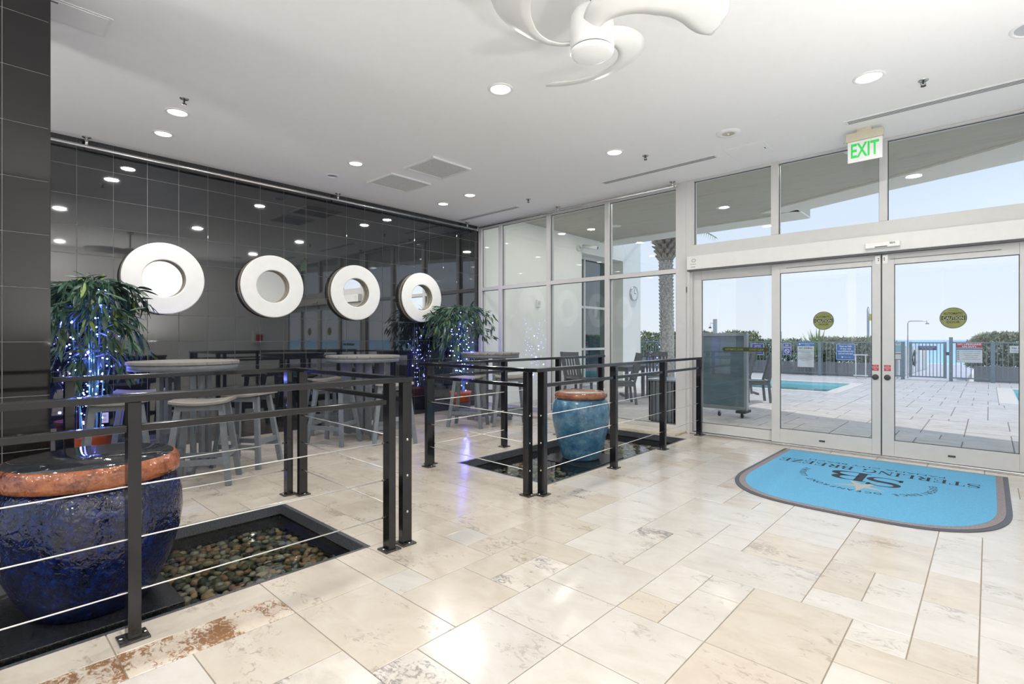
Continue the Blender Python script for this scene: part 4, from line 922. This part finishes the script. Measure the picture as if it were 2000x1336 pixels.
# canopy over the terrace
cp = root('ceiling_terrace', 'grey-green soffit over the terrace with a cream outer band')
MB().prism([(-.4, YW+.1), (4.62, YW+.1), (4.62, 11.86), (-.4, 11.86)], 3.8, 4.08).build('soffit', 'soffit_paint', cp)
MB().prism([(4.62, YW+.1), (14, YW+.1), (14, 7.9), (10.5, 9.25), (7.65, 10.02), (5.94, 10.58), (4.62, 11.1)], 3.8, 4.2).build('soffit', 'soffit_paint', cp)
MB().prism([(-.1, 11.2), (4.0, 11.2), (4.62, 10.9), (4.62, 11.86), (-.1, 11.86)], 3.77, 3.8).build('soffit_band', 'ext_cream', cp)
MB().prism([(4.0, 10.75), (4.44, 10.5), (6.03, 9.86), (7.62, 9.03), (10.5, 7.8), (14, 7.15), (14, 7.9), (10.5, 9.25), (7.65, 10.02), (5.94, 10.58), (4.62, 11.1)], 3.77, 3.8).build('soffit_band', 'ext_cream', cp)
for p in ((1.25, 9.9), (3.6, 9.9), (1.25, 8.1), (3.6, 8.1), (6.0, 8.1)):  # far pair of lights is seen; nearer ones are added to brighten the wing wall
    k = MB(); disc(k, .13, Matrix.Translation((*p, 3.797)), 24); k.build('soffit_disc', 'ext_cream', cp)
    l = bpy.data.lights.new('soffit_fill_lamp', 'AREA'); l.shape = 'DISK'; l.size = .22; l.energy = 9; l.color = (1, .98, .9)
    lo = bpy.data.objects.new('soffit_fill_lamp', l); C.objects.link(lo); lo.location = (*p, 3.785)
tag(MB().box(-.4, YW+.02, 3.5, 14, YW+.12, 4.4).box(XR+.2, YW-.1, -.3, 14, YW+.12, 3.5).build('wall_front', 'ext_cream'), 'outer wall above and beside the glass front', kind='structure')
tag(MB().box(-.6, YB-.3, ZC+.2, XR+.4, YW+.12, ZC+.45).build('ceiling_roof', 'ext_cream'), 'roof slab', kind='structure')
we = root('wall_terrace', 'white rendered wing wall along the terrace')
k = MB().box(-.5, YW+.12, -.1, 0, 10.41, 3.8).box(-.5, 10.41, 3.42, 0, 12.34, 3.8).box(-.5, 12.34, -.1, 0, 13.3, 4.15).box(-.9, YW, -.1, -.5, 13.3, 3.8); k.build('rendered_wall', 'ext_paint', we)
MB().box(-.5, 10.41, -.05, -.4, 12.34, .1).build('window_sill', 'frame_light', we)
for y in (10.41, 10.98, 12.28): MB().box(-.40, y, .1, -.33, y+.06, 3.42).build('window_mullion', 'frame_light', we)
for z in (.1, 1.02, 2.10, 3.36): MB().box(-.40, 10.41, z, -.335, 12.34, z+.06).build('window_transom', 'frame_light', we)
MB().box(-.39, 10.45, .1, -.37, 12.3, 3.4).build('window_pane', 'dark_glass', we)
t = thing('wall_clock', 'round silver-rimmed clock on the white terrace wall', 'clock', (0, 12.89, 2.58)); 
a = MB().lathe([(0, .03), (.17, .03), (.175, .045), (.20, .045), (.20, 0), (0, 0)], 40).build('clock_rim', 'steel', t); a.rotation_euler = (0, PI/2, 0)
k = MB(); disc(k, .172, Matrix.Translation((.034, 0, 0)) @ Matrix.Rotation(PI/2, 4, 'Y'), 32); k.build('clock_face', 'outlet', t); MB().box(.036, -.006, 0, .038, .006, .12).box(.036, 0, -.006, .038, .08, .006).build('clock_hands', 'gasket', t)
t = thing('strobe_alarm', 'small white strobe alarm on the terrace wall', 'alarm', (0, 8.73, 2.09)); MB().box(0, -.06, -.08, .05, .06, .08).build('strobe_body', 'outlet', t, bevel=.01); MB().box(.05, -.03, -.02, .075, .03, .05).build('strobe_lens', 'steel', t, bevel=.01)
t = thing('security_camera', 'white bullet security camera on the terrace wall', 'camera', (0, 10.25, 3.5))
a = MB().lathe([(0, 0), (.07, 0), (.07, .04), (.045, .06), (0, .06)], 24).build('mount_base', 'cctv_white', t); a.rotation_euler = (0, PI/2, 0)
MB().tube([(.05, 0, 0), (.12, .02, -.02), (.18, .04, .02)], .022, 10).build('mount_arm', 'cctv_white', t); MB().tube([(.12, .02, .035), (.48, .12, -.03)], .05, 16).build('camera_body', 'cctv_white', t); MB().tube([(.48, .12, -.03), (.485, .1215, -.031)], .035, 16).build('camera_lens', 'gasket', t)
# --- fence
FY = 21.4
def fence(label, x0, x1, posts, name='fence'):
    t = thing(name, label, 'fence', ((x0+x1)/2, FY, -.02)); cx = (x0+x1)/2
    MB().box(x0-cx, -.02, 1.20, x1-cx, .02, 1.245).build('top_rail', 'fence_paint', t); MB().box(x0-cx, -.018, .09, x1-cx, .018, .125).build('bottom_rail', 'fence_paint', t)
    n = int((x1-x0)/.118); me = MB().box(-.010, -.010, .10, .010, .010, 1.21).mesh('picket', 'fence_paint')
    for i in range(1, n):
        x = x0+(x1-x0)*i/n-cx; o = bpy.data.objects.new('picket', me); C.objects.link(o); o.parent = t; o.location = (x, 0, 0)
    for p in posts: MB().box(p-cx-.05, -.05, 0, p-cx+.05, .05, 1.25).build('post', 'fence_paint', t)
fence('grey-green picket fence left of the gate', -5.0, 5.25, [-4.9, -2.2, .4, 2.78, 5.2]); fence('grey-green picket fence right of the gate', 6.42, 11.5, [7.385, 9.9])
t = thing('pool_gate', 'grey-green picket gate in the fence', 'gate', (5.83, FY, 0))
MB().box(-.47, -.03, .06, -.39, .03, 1.22).build('gate_stile', 'fence_paint', t); MB().box(.40, -.03, .06, .48, .03, 1.22).build('gate_stile', 'fence_paint', t)
MB().box(-.39, -.02, 1.17, .40, .02, 1.21).build('gate_rail', 'fence_paint', t); MB().box(-.39, -.02, .07, .40, .02, .11).build('gate_rail', 'fence_paint', t)
for i in range(8): MB().box(-.31+i*.09, -.01, .1, -.29+i*.09, .01, 1.18).build('picket', 'fence_paint', t)
MB().box(.54, -.045, -.02, .63, .045, 1.37).build('latch_post', 'fence_paint', t); MB().box(.46, -.04, .80, .55, -.02, .90).build('latch', 'gasket', t)
# signs
def sign(name, label, x0, z0, x1, z1, m, y=FY-.055, th=.006):
    t = thing(name, label, 'sign', ((x0+x1)/2, y, (z0+z1)/2), group=None); a = (x1-x0)/2; b = (z1-z0)/2
    MB().box(-a, 0, -b, a, th, b).build('sign_board', m, t); return t, a, b
def lines(t, items, m, y=-.004, nm='lettering'):
    k = MB()
    for body, size, x, z, kw in items: put_text(k, body, size, Matrix.Translation((x, y, z)) @ FRONT, **kw)
    k.build(nm, m, t)
def border(t, a, b, m, w_=.012, y=-.003):
    k = MB(); k.box(-a, y, -b, -a+w_, y+.003, b).box(a-w_, y, -b, a, y+.003, b).box(-a, y, b-w_, a, y+.003, b).box(-a, y, -b, a, y+.003, -b+w_); k.build('sign_border', m, t)
t, a, b = sign('fence_sign', 'purple-blue notice sign behind the slatted chair', .43, .70, .88, 1.14, 'sign_purple'); border(t, a, b, 'ink_white')
lines(t, [('NOTICE', .06, 0, .11, dict(bold=.001)), ('POOL AREA', .05, 0, .055, {}), ('FOR REGISTERED', .045, 0, .01, {}), ('GUESTS ONLY', .05, 0, -.04, {}), ('NO LIFEGUARD ON DUTY', .03, 0, -.09, {}), ('SWIM AT OWN RISK', .03, 0, -.13, {})], 'ink_white')
t, a, b = sign('fence_sign', 'narrow purple no smoking sign', 1.555, .72, 1.845, 1.16, 'sign_purple'); border(t, a, b, 'ink_white')
lines(t, [('NO', .07, 0, .115, dict(bold=.002)), ('SMOKING', .058, 0, .045, dict(bold=.001, width=.23))], 'ink_white')
k = MB(); disc(k, .085, Matrix.Translation((0, -.004, -.085)) @ FRONT, 28, 1, .065); k.beam((-.055, -.005, -.03), (.055, -.005, -.14), .002, .018); k.box(-.05, -.006, -.093, .045, -.004, -.078); k.build('no_smoking_symbol', 'ink_white', t)
t, a, b = sign('fence_sign', 'tall white no diving rules sign with a blue heading', 2.06, .28, 2.60, 1.20, 'sign_white')
MB().box(-a, -.002, b-.15, a, 0, b).build('heading_band', 'sign_blue', t); lines(t, [('SWIMMING POOL', .055, .06, b-.065, {}), ('RULES', .055, .06, b-.125, {})], 'ink_white', nm='heading_lettering')
k = MB(); disc(k, .03, Matrix.Translation((-.20, -.004, b-.07)) @ FRONT, 16); k.build('heading_mark', 'ink_white', t)
lines(t, [('NO DIVING', .085, 0, b-.25, dict(bold=.002))]+[(s, .026, 0, b-.31-i*.042, dict(width=wd)) for i, (s, wd) in enumerate((('NO LIFEGUARD ON DUTY. SWIM AT YOUR OWN RISK', .48), ('POOL HOURS: DAWN TO DUSK. SHOWER BEFORE ENTERING', .48), ('POOL MAXIMUM DEPTH', .30), ('BATHING LOAD', .26), ('NO FOOD OR BEVERAGES IN POOL OR ON WET DECK', .48), ('NO GLASS OR ANIMALS IN THE FENCED AREA', .46), ('DO NOT SWALLOW THE POOL WATER', .48), ('NO RUNNING, JUMPING OR ROUGH PLAY', .46), ('CHILDREN MUST BE SUPERVISED BY AN ADULT', .48), ('EMERGENCY DIAL 911', .26)))], 'ink_black')
t, a, b = sign('fence_sign', 'square blue sign about floats and balls', 3.30, .58, 3.87, 1.145, 'sign_blue'); border(t, a, b, 'ink_white')
lines(t, [('Floats and Balls', .085, 0, .17, dict(bold=.002, width=.37)), ('of any size', .08, 0, .085, dict(bold=.002)), ('are prohibited in the', .08, 0, 0, dict(bold=.002, width=.48)), ('pool and work deck', .08, 0, -.085, dict(bold=.002, width=.44)), ('Thank You', .045, .05, -.20, {})], 'ink_white')
k = MB(); disc(k, .026, Matrix.Translation((-.10, -.004, -.185)) @ FRONT, 14); k.build('sign_mark', 'ink_white', t)
t, a, b = sign('fence_sign', 'narrow pale teal sign left of the gate', 4.92, .62, 5.15, 1.20, 'sign_white'); MB().box(-a, -.002, -.03, a, 0, .20).build('sign_panel', 'sign_teal', t); MB().box(-a, -.003, -.10, a, 0, -.07).box(-a, -.003, -b, a, 0, -b+.02).build('red_stripe', 'sign_red', t); lines(t, [('RULES', .05, 0, .235, dict(width=.18))], 'ink_black')
t, a, b = sign('gate_sign', 'small dark purple plate on the gate', 5.60, .955, 6.06, 1.09, 'sign_dark', y=FY-.04); lines(t, [('PLEASE KEEP GATE CLOSED', .04, 0, .015, dict(width=.38)), ('AT ALL TIMES', .04, 0, -.04, dict(width=.28))], 'ink_white')
t, a, b = sign('fence_sign', 'white lifeguard warning sign with red heading right of the gate', 6.55, .58, 7.15, 1.20, 'sign_white', y=FY-.06)
MB().box(-a, -.002, b-.155, a, 0, b-.01).build('red_heading', 'sign_red', t); MB().box(-a, -.002, b-.22, a, 0, b-.185).build('blue_band', 'sign_blue', t); lines(t, [('NO LIFEGUARD', .075, 0, b-.075, dict(bold=.002, width=.55)), ('ON DUTY', .07, 0, b-.145, dict(bold=.002, width=.34))], 'ink_white')
lines(t, [('BEACH FLAG WARNING SYSTEM', .03, 0, b-.18, dict(width=.56))]+[(s, .026, .05, b-.28-i*.06, dict(width=wd)) for i, (s, wd) in enumerate((('WATER CLOSED TO PUBLIC', .44), ('HIGH HAZARD, HIGH SURF', .40), ('MEDIUM HAZARD', .34), ('LOW HAZARD, CALM', .30), ('DANGEROUS MARINE LIFE', .42)))], 'ink_black')
k = MB()
for i in range(5): k.box(-a+.02, -.003, b-.285-i*.06, -a+.06, 0, b-.262-i*.06)
k.build('flag_key', 'sign_dark', t)
t, a, b = sign('fence_sign', 'small white sign on the fence at the right edge', 7.75, .90, 8.15, 1.11, 'sign_white'); lines(t, [('No Glass', .08, 0, .01, {}), ('in the pool area', .05, 0, -.06, {})], 'ink_black')
# planters and hedges
for x0, x1, lab in ((-6, 4.75, 'long grey planter wall behind the left fence'), (6.95, 12, 'grey planter wall behind the right fence')):
    tag(MB().box(x0, 21.75, -.05, x1, 21.95, .46).box(x0, 21.95, -.05, x1, 23.6, .40).build('planter', 'planter_grey'), lab, 'planter')
def hedge(label, x0, x1, yc, ztop, n, m, seed, hard=False, zb=.41):
    t = thing('hedge', label, 'hedge', ((x0+x1)/2, yc, zb), group='hedges behind the fence'); rr = random.Random(seed); k = MB(); a = (x1-x0)/2; H_ = ztop-zb
    for i in range(n):
        x = rr.uniform(-a, a); q = rr.random(); top = H_*(.86+.14*noise.noise(Vector((x*1.3, seed, 0))) if not hard else .96*(1-max(0, (abs(x)/a-.8)/.2)**2*.35))
        if not hard: top *= min(1, (a-abs(x))*1.5+.55)
        z = top*(1-rr.random()**1.7*.95) if rr.random() < .5 else top*rr.random(); y = rr.uniform(-.75, .75)*(1-.5*max(0, z/H_-.5))
        d = Vector((rr.gauss(0, 1), rr.gauss(0, 1), rr.gauss(.5, 1))).normalized(); s = d.cross(Vector((rr.gauss(0, 1), rr.gauss(0, 1), rr.gauss(0, 1)))).normalized(); L = rr.uniform(.08, .16); p = Vector((x, y, z))
        k.add([p-s*L*.28, p+s*L*.28, p+d*L], [(0, 1, 2)])
    tag(k.build('foliage', m, t, fixn=False), None, kind='stuff')
    k = MB()
    for i in range(int(a*22)):
        x = rr.uniform(-a, a); y = rr.uniform(-.5, .3); k.tube([(x, y, 0), (x+rr.uniform(-.2, .2), y, H_*.5), (x+rr.uniform(-.35, .35), y-.1, H_*.8)], .012, 4, cap=False)
    tag(k.build('branches', 'twig', t, fixn=False), None, kind='stuff')
hedge('loose green shrub hedge behind the left fence', -6, 2.0, 22.75, 1.42, 9000, 'bush_green', 1); hedge('loose olive shrub hedge behind the floats sign', 2.0, 4.6, 22.75, 1.48, 5200, 'bush_olive', 2); hedge('clipped olive hedge right of the gate', 6.75, 12, 23.0, 1.52, 16000, 'bush_olive', 3, True)
hedge('dense green shrub seen past the palm trunk', -6.5, -.2, 24.7, 1.95, 12000, 'bush_green', 4, zb=-.5)
t = thing('yucca', 'spiky pale green yucca rising above the hedge', 'plant', (2.45, 22.35, .42)); k = MB(); rr = random.Random(9)
for i in range(150):
    a = rr.uniform(0, 2*PI); el = rr.uniform(.15, 1.5); L = rr.uniform(.8, 1.35); d = Vector((math.cos(a)*math.cos(el), math.sin(a)*math.cos(el), math.sin(el))); s = d.cross(Vector((0, 0, 1))).normalized()*.032
    p = Vector((0, 0, .15)); mid = p+d*L*.6; e_ = p+d*L-Vector((0, 0, .12*math.cos(el)*L)); k.add([p-s, p+s, mid+s, mid-s, e_], [(0, 1, 2, 3), (3, 2, 4)])
tag(k.build('blades', 'yucca_green', t, fixn=False), None, kind='stuff'); MB().tube([(0, 0, 0), (0, 0, .3)], .07, 8).build('yucca_stem', 'twig', t)
# palm
t = thing('palm_tree', 'tall palm tree with rough textured trunk outside the window', 'tree', (-.02, 15.0, -.03))
pts = [(0, 0, 0), (.01, 0, 1), (.0, 0, 2), (-.03, 0, 3), (-.05, 0, 3.9)]; MB().tube([(a[0], a[1], a[2]) for a in pts], .2, 20, rs=[.22, .205, .195, .19, .19]).build('trunk', 'palm_trunk', t)
k = MB(); rr = random.Random(4)
for ring in range(34):
    z = .15+ring*.11
    for j in range(11):
        a = 2*PI*(j+.5*(ring % 2))/11+rr.uniform(-.1, .1); r0 = .192; c = Vector((math.cos(a), math.sin(a), 0)); s = Vector((-c.y, c.x, 0)); p = c*r0+Vector((-.012*z, 0, z))
        k.add([p-s*.05, p+s*.05, p+Vector((0, 0, .10))+s*.03+c*.012, p+Vector((0, 0, .10))-s*.03+c*.012, p+Vector((0, 0, .075))+c*.045], [(0, 1, 4), (1, 2, 4), (2, 3, 4), (3, 0, 4)])
tag(k.build('bark_scales', 'palm_trunk', t), None, kind='stuff')
for ring in range(5):
    for j in range(10):
        a = 2*PI*(j+.5*(ring % 2))/10; c = Vector((math.cos(a), math.sin(a), 0)); s = Vector((-c.y, c.x, 0)); z = 3.78+ring*.14; p = Vector((-.05, 0, z))+c*.2; r2 = .26
        q = p+c*(.14+.04*ring)+Vector((0, 0, .17)); MB().add([p-s*.09, p+s*.09, q+s*.055, q-s*.055, p-s*.05-c*.06+Vector((0, 0, .12)), p+s*.05-c*.06+Vector((0, 0, .12))], [(0, 1, 2, 3), (3, 2, 5, 4), (0, 3, 4), (1, 5, 2)]).build('frond_base', 'palm_husk', t)
for i in range(16):
    a = 2*PI*i/16+.2; el = R.uniform(.5, 1.2); L = R.uniform(2.0, 2.8); k = MB(); c = Vector((math.cos(a), math.sin(a), 0)); P0 = Vector((-.05, 0, 4.6)); sp = []
    for q in range(13): f_ = q/12; sp.append(P0+c*(L*f_*math.cos(el*(1-f_)))+Vector((0, 0, L*.8*f_*math.sin(el)-.95*f_*f_)))
    k.tube(sp, .015, 4, cap=False); s = Vector((-c.y, c.x, 0))
    for q in range(2, 13):
        for sg in (-1, 1):
            for u_ in (0, .5):
                p = sp[q-1].lerp(sp[q], u_); e_ = p+s*sg*.38*(1.05-q/16)+c*.18+Vector((0, 0, -.16)); k.add([p, p+c*.03, e_], [(0, 1, 2)])
    k.build('frond', 'palm_leaf', t, fixn=False)
# beach shower posts, flag, white post
t = thing('shower_post', 'square grey shower post rising left of the display board', 'shower', (-.72, 20.6, -.02)); MB().box(-.06, -.06, 0, .06, .06, 2.13).build('shower_column', 'board_frame', t); MB().tube([(-.06, 0, 1.95), (-.18, 0, 1.98), (-.2, 0, 1.86)], .012, 8).build('shower_arm', 'steel', t); MB().lathe([(0, .07), (.02, .07), (.07, 0), (0, 0)], 16).build('shower_head', 'plate_metal', t, loc=(-.2, 0, 1.77))
t = thing('shower_pipe', 'thin bent shower pipe above the gate post', 'shower', (5.30, FY+.3, 0)); MB().tube([(0, 0, 0), (0, 0, 1.84), (.02, 0, 1.89), (.06, 0, 1.91), (.48, 0, 1.91), (.51, 0, 1.88)], .016, 8).build('pipe', 'steel', t); MB().lathe([(0, .08), (.015, .08), (.055, 0), (0, 0)], 16).build('shower_head', 'steel', t, loc=(.51, 0, 1.80))
t = thing('flag_pole', 'thin pole with a yellow beach flag', 'flag', (3.58, 26, -.05)); MB().tube([(0, 0, 0), (0, 0, 2.65)], .045, 10).build('pole', 'board_frame', t); MB().tube([(0, 0, 2.65), (0, 0, 2.72)], .02, 8).build('finial', 'board_frame', t)
vs = []; fs = []
for i in range(9):
    for j in range(5): vs.append((.03+i*.055, .04*math.sin(i*.9), 2.15+.01*j*0+j*.07-.012*i))
for i in range(8):
    for j in range(4): fs.append((i*5+j, (i+1)*5+j, (i+1)*5+j+1, i*5+j+1))
MB().add(vs, fs, True).build('flag_cloth', 'yellow_cloth', t)
t = thing('marker_post', 'white post with a small plate behind the fence', 'post', (1.26, 22.02, .41)); MB().box(-.07, -.04, 0, .07, .04, 1.20).build('post_body', 'vinyl_white', t); MB().box(-.03, -.045, .90, .03, -.04, 1.05).build('plate', 'sign_teal', t)
t = thing('towel_stand', 'low white tubular stand beside the fence', 'stand', (4.10, 20.9, -.02))
for sx in (-.14, .14): MB().tube([(sx, 0, 0), (sx, 0, .78)], .018, 8).build('leg', 'vinyl_white', t)
for z in (.78, .08): MB().box(-.20, -.06, z, .20, .06, z+.03).build('shelf', 'vinyl_white', t)
# boardwalk, sand, sea
bwk = root('floor_boardwalk', 'pale plank boardwalk behind the gate')
for i in range(90): MB().box(4.95, 21.6+i*.16, -.08, 6.75, 21.6+i*.16+.148, -.03).build('plank', 'boardwalk', bwk)
t = thing('vinyl_fence', 'white panel fence along the boardwalk', 'fence', (5.0, 24, 0))
for i in range(5): MB().box(-.04+.06*i, -2.1+i*1.7, 0, .0+.06*i, -2.1+i*1.7+1.62, 1.0-.02*i).build('panel', 'vinyl_white', t); MB().box(-.06+.06*i, -2.2+i*1.7, 0, .04+.06*i, -2.1+i*1.7, 1.08-.02*i).build('post', 'vinyl_white', t)
t = thing('garden_hose', 'coiled dark hose hanging on the white boardwalk fence', 'hose', (5.11, 25.4, .45)); MB().tube([(.05+.02*math.sin(i), .35*math.sin(i*.42), .12+.30*math.cos(i*.42)) for i in range(26)], .022, 6).build('hose_coil', 'wire_dark', t)
tag(MB().box(-200, 21.75, -.9, 210, 50, -.5).build('ground_sand', 'sand'), 'pale sand', kind='structure')
tag(MB().box(-4000, 50, -3.1, 4000, 5500, -3.0).build('ground_sea', 'sea'), 'turquoise to blue sea', kind='structure')
tag(MB().box(-40, YW-20, -.6, -12, 21.7, -.05).box(20, YW-20, -.6, 45, 21.7, -.05).build('ground_side', 'paver'), 'paved ground beside the terrace', kind='structure')
# display board
t = thing('display_board', 'large grey framed display board on castors outside the left door panel', 'display board', (3.80, 8.98, -.02))
MB().box(-.54, .01, .13, .535, .09, 1.43).build('board_core', 'board_frame', t, bevel=.004); MB().box(-.49, -.003, .19, .485, .01, 1.375).build('board_face', 'board_panel', t)
for q in ((-.545, 0, .125, .54, .012, .185), (-.545, 0, 1.378, .54, .012, 1.43), (-.545, 0, .185, -.495, .012, 1.378), (.49, 0, .185, .54, .012, 1.378)): MB().box(q[0], -.02, q[2], q[3], .015, q[5]).build('frame_bar', 'board_frame', t, bevel=.003)
MB().box(.38, -.10, .085, .54, .20, .13).build('base_foot', 'gasket', t, bevel=.01); MB().box(-.5, -.10, .085, -.34, .20, .13).build('base_foot', 'gasket', t, bevel=.01)
for sx in (.46, -.42, .08):
    a = MB().lathe([(0, -.015), (.04, -.015), (.04, .015), (0, .015)], 18).build('castor', 'gasket', t, loc=(sx, 0, .042)); a.rotation_euler = (0, PI/2, 0)
    MB().box(sx-.022, -.02, .05, sx+.022, .02, .10).build('castor_fork', 'steel', t)
# trash bin
t = thing('litter_bin', 'grey ribbed square litter bin outside the tall window', 'bin', (3.52, 7.78, -.02)); MB().box(-.20, -.20, .04, .20, .20, .64).build('bin_core', 'dark_lumber', t)
for i in range(7):
    x = -.20+i*.0667
    for s in (-1, 1): MB().box(x-.022, s*.21-.012, .03, x+.022, s*.21+.012, .66).build('slat', 'lumber_grey', t); MB().box(s*.21-.012, x-.022, .03, s*.21+.012, x+.022, .66).build('slat', 'lumber_grey', t)
MB().box(-.235, -.235, .66, .235, .235, .70).build('bin_lid', 'board_frame', t, bevel=.012); MB().box(-.20, -.20, 0, .20, .20, .04).build('bin_base', 'gasket', t)
# chairs
def make_chair(label):
    t = thing('patio_chair', label, 'chair', group='grey slat-back patio chairs')   # faces -y; back at +y
    for i in range(6): MB().box(-.22+i*.074, -.22, .43, -.22+i*.074+.068, .22, .455).build('seat_slat', 'dark_lumber', t)
    for s in (-1, 1):
        MB().box(s*.215-.022, -.22, 0, s*.215+.022, -.175, .43).build('leg', 'dark_lumber', t); MB().box(s*.222-.014, -.2, .37, s*.222+.014, .22, .43).build('seat_rail', 'dark_lumber', t)
        MB().beam((s*.215, .24, 0), (s*.215, .20, .43), .045, .045, (0, 1, 0)).build('leg', 'dark_lumber', t); MB().beam((s*.215, .20, .43), (s*.215, .36, 1.04), .04, .045, (0, 1, 0)).build('back_post', 'dark_lumber', t)
    MB().beam((-.24, .345, .99), (.24, .345, .99), .03, .10).build('top_rail', 'dark_lumber', t); MB().beam((-.2, .225, .50), (.2, .225, .50), .025, .05).build('back_rail', 'dark_lumber', t); MB().box(-.2, -.02, .16, .2, .02, .2).build('stretcher', 'dark_lumber', t)
    for i in range(5): x = -.15+i*.075; MB().beam((x, .225, .50), (x, .34, .96), .045, .016, (0, 1, 0)).build('back_slat', 'dark_lumber', t)
    return t
ch = make_chair('grey slat-back chair seen from behind, above the turquoise jar'); index_kids()
ch.location = (.46, 9.62, -.02); ch.rotation_euler.z = math.radians(190-10)
spots = [(1.75, 9.35, 312, 'grey slat-back chair seen in profile behind the litter bin'), (1.62, 11.12, 206, 'grey slat-back chair seen from behind in front of the palm trunk'), (3.66, 11.55, 302, 'sunlit grey slat-back chair right of the display board'), (2.75, 13.2, 302, 'grey slat-back chair half hidden by the display board')]
for x, y, rz, lab in spots: o = copy_tree(ch); o.location = (x, y, -.02); o.rotation_euler.z = math.radians(rz); o['label'] = lab
t = thing('patio_table', 'dark square slatted patio table among the chairs', 'table', (1.15, 10.3, -.02))
for i in range(8): MB().box(-.44+i*.11, -.44, .70, -.44+i*.11+.10, .44, .73).build('plank', 'dark_lumber', t)
for sx in (-1, 1):
    for sy in (-1, 1): MB().box(sx*.36-.03, sy*.36-.03, 0, sx*.36+.03, sy*.36+.03, .70).build('leg', 'dark_lumber', t)
    MB().box(-.38, sx*.38-.015, .62, .38, sx*.38+.015, .70).build('apron', 'dark_lumber', t); MB().box(sx*.38-.015, -.38, .62, sx*.38+.015, .38, .70).build('apron', 'dark_lumber', t)
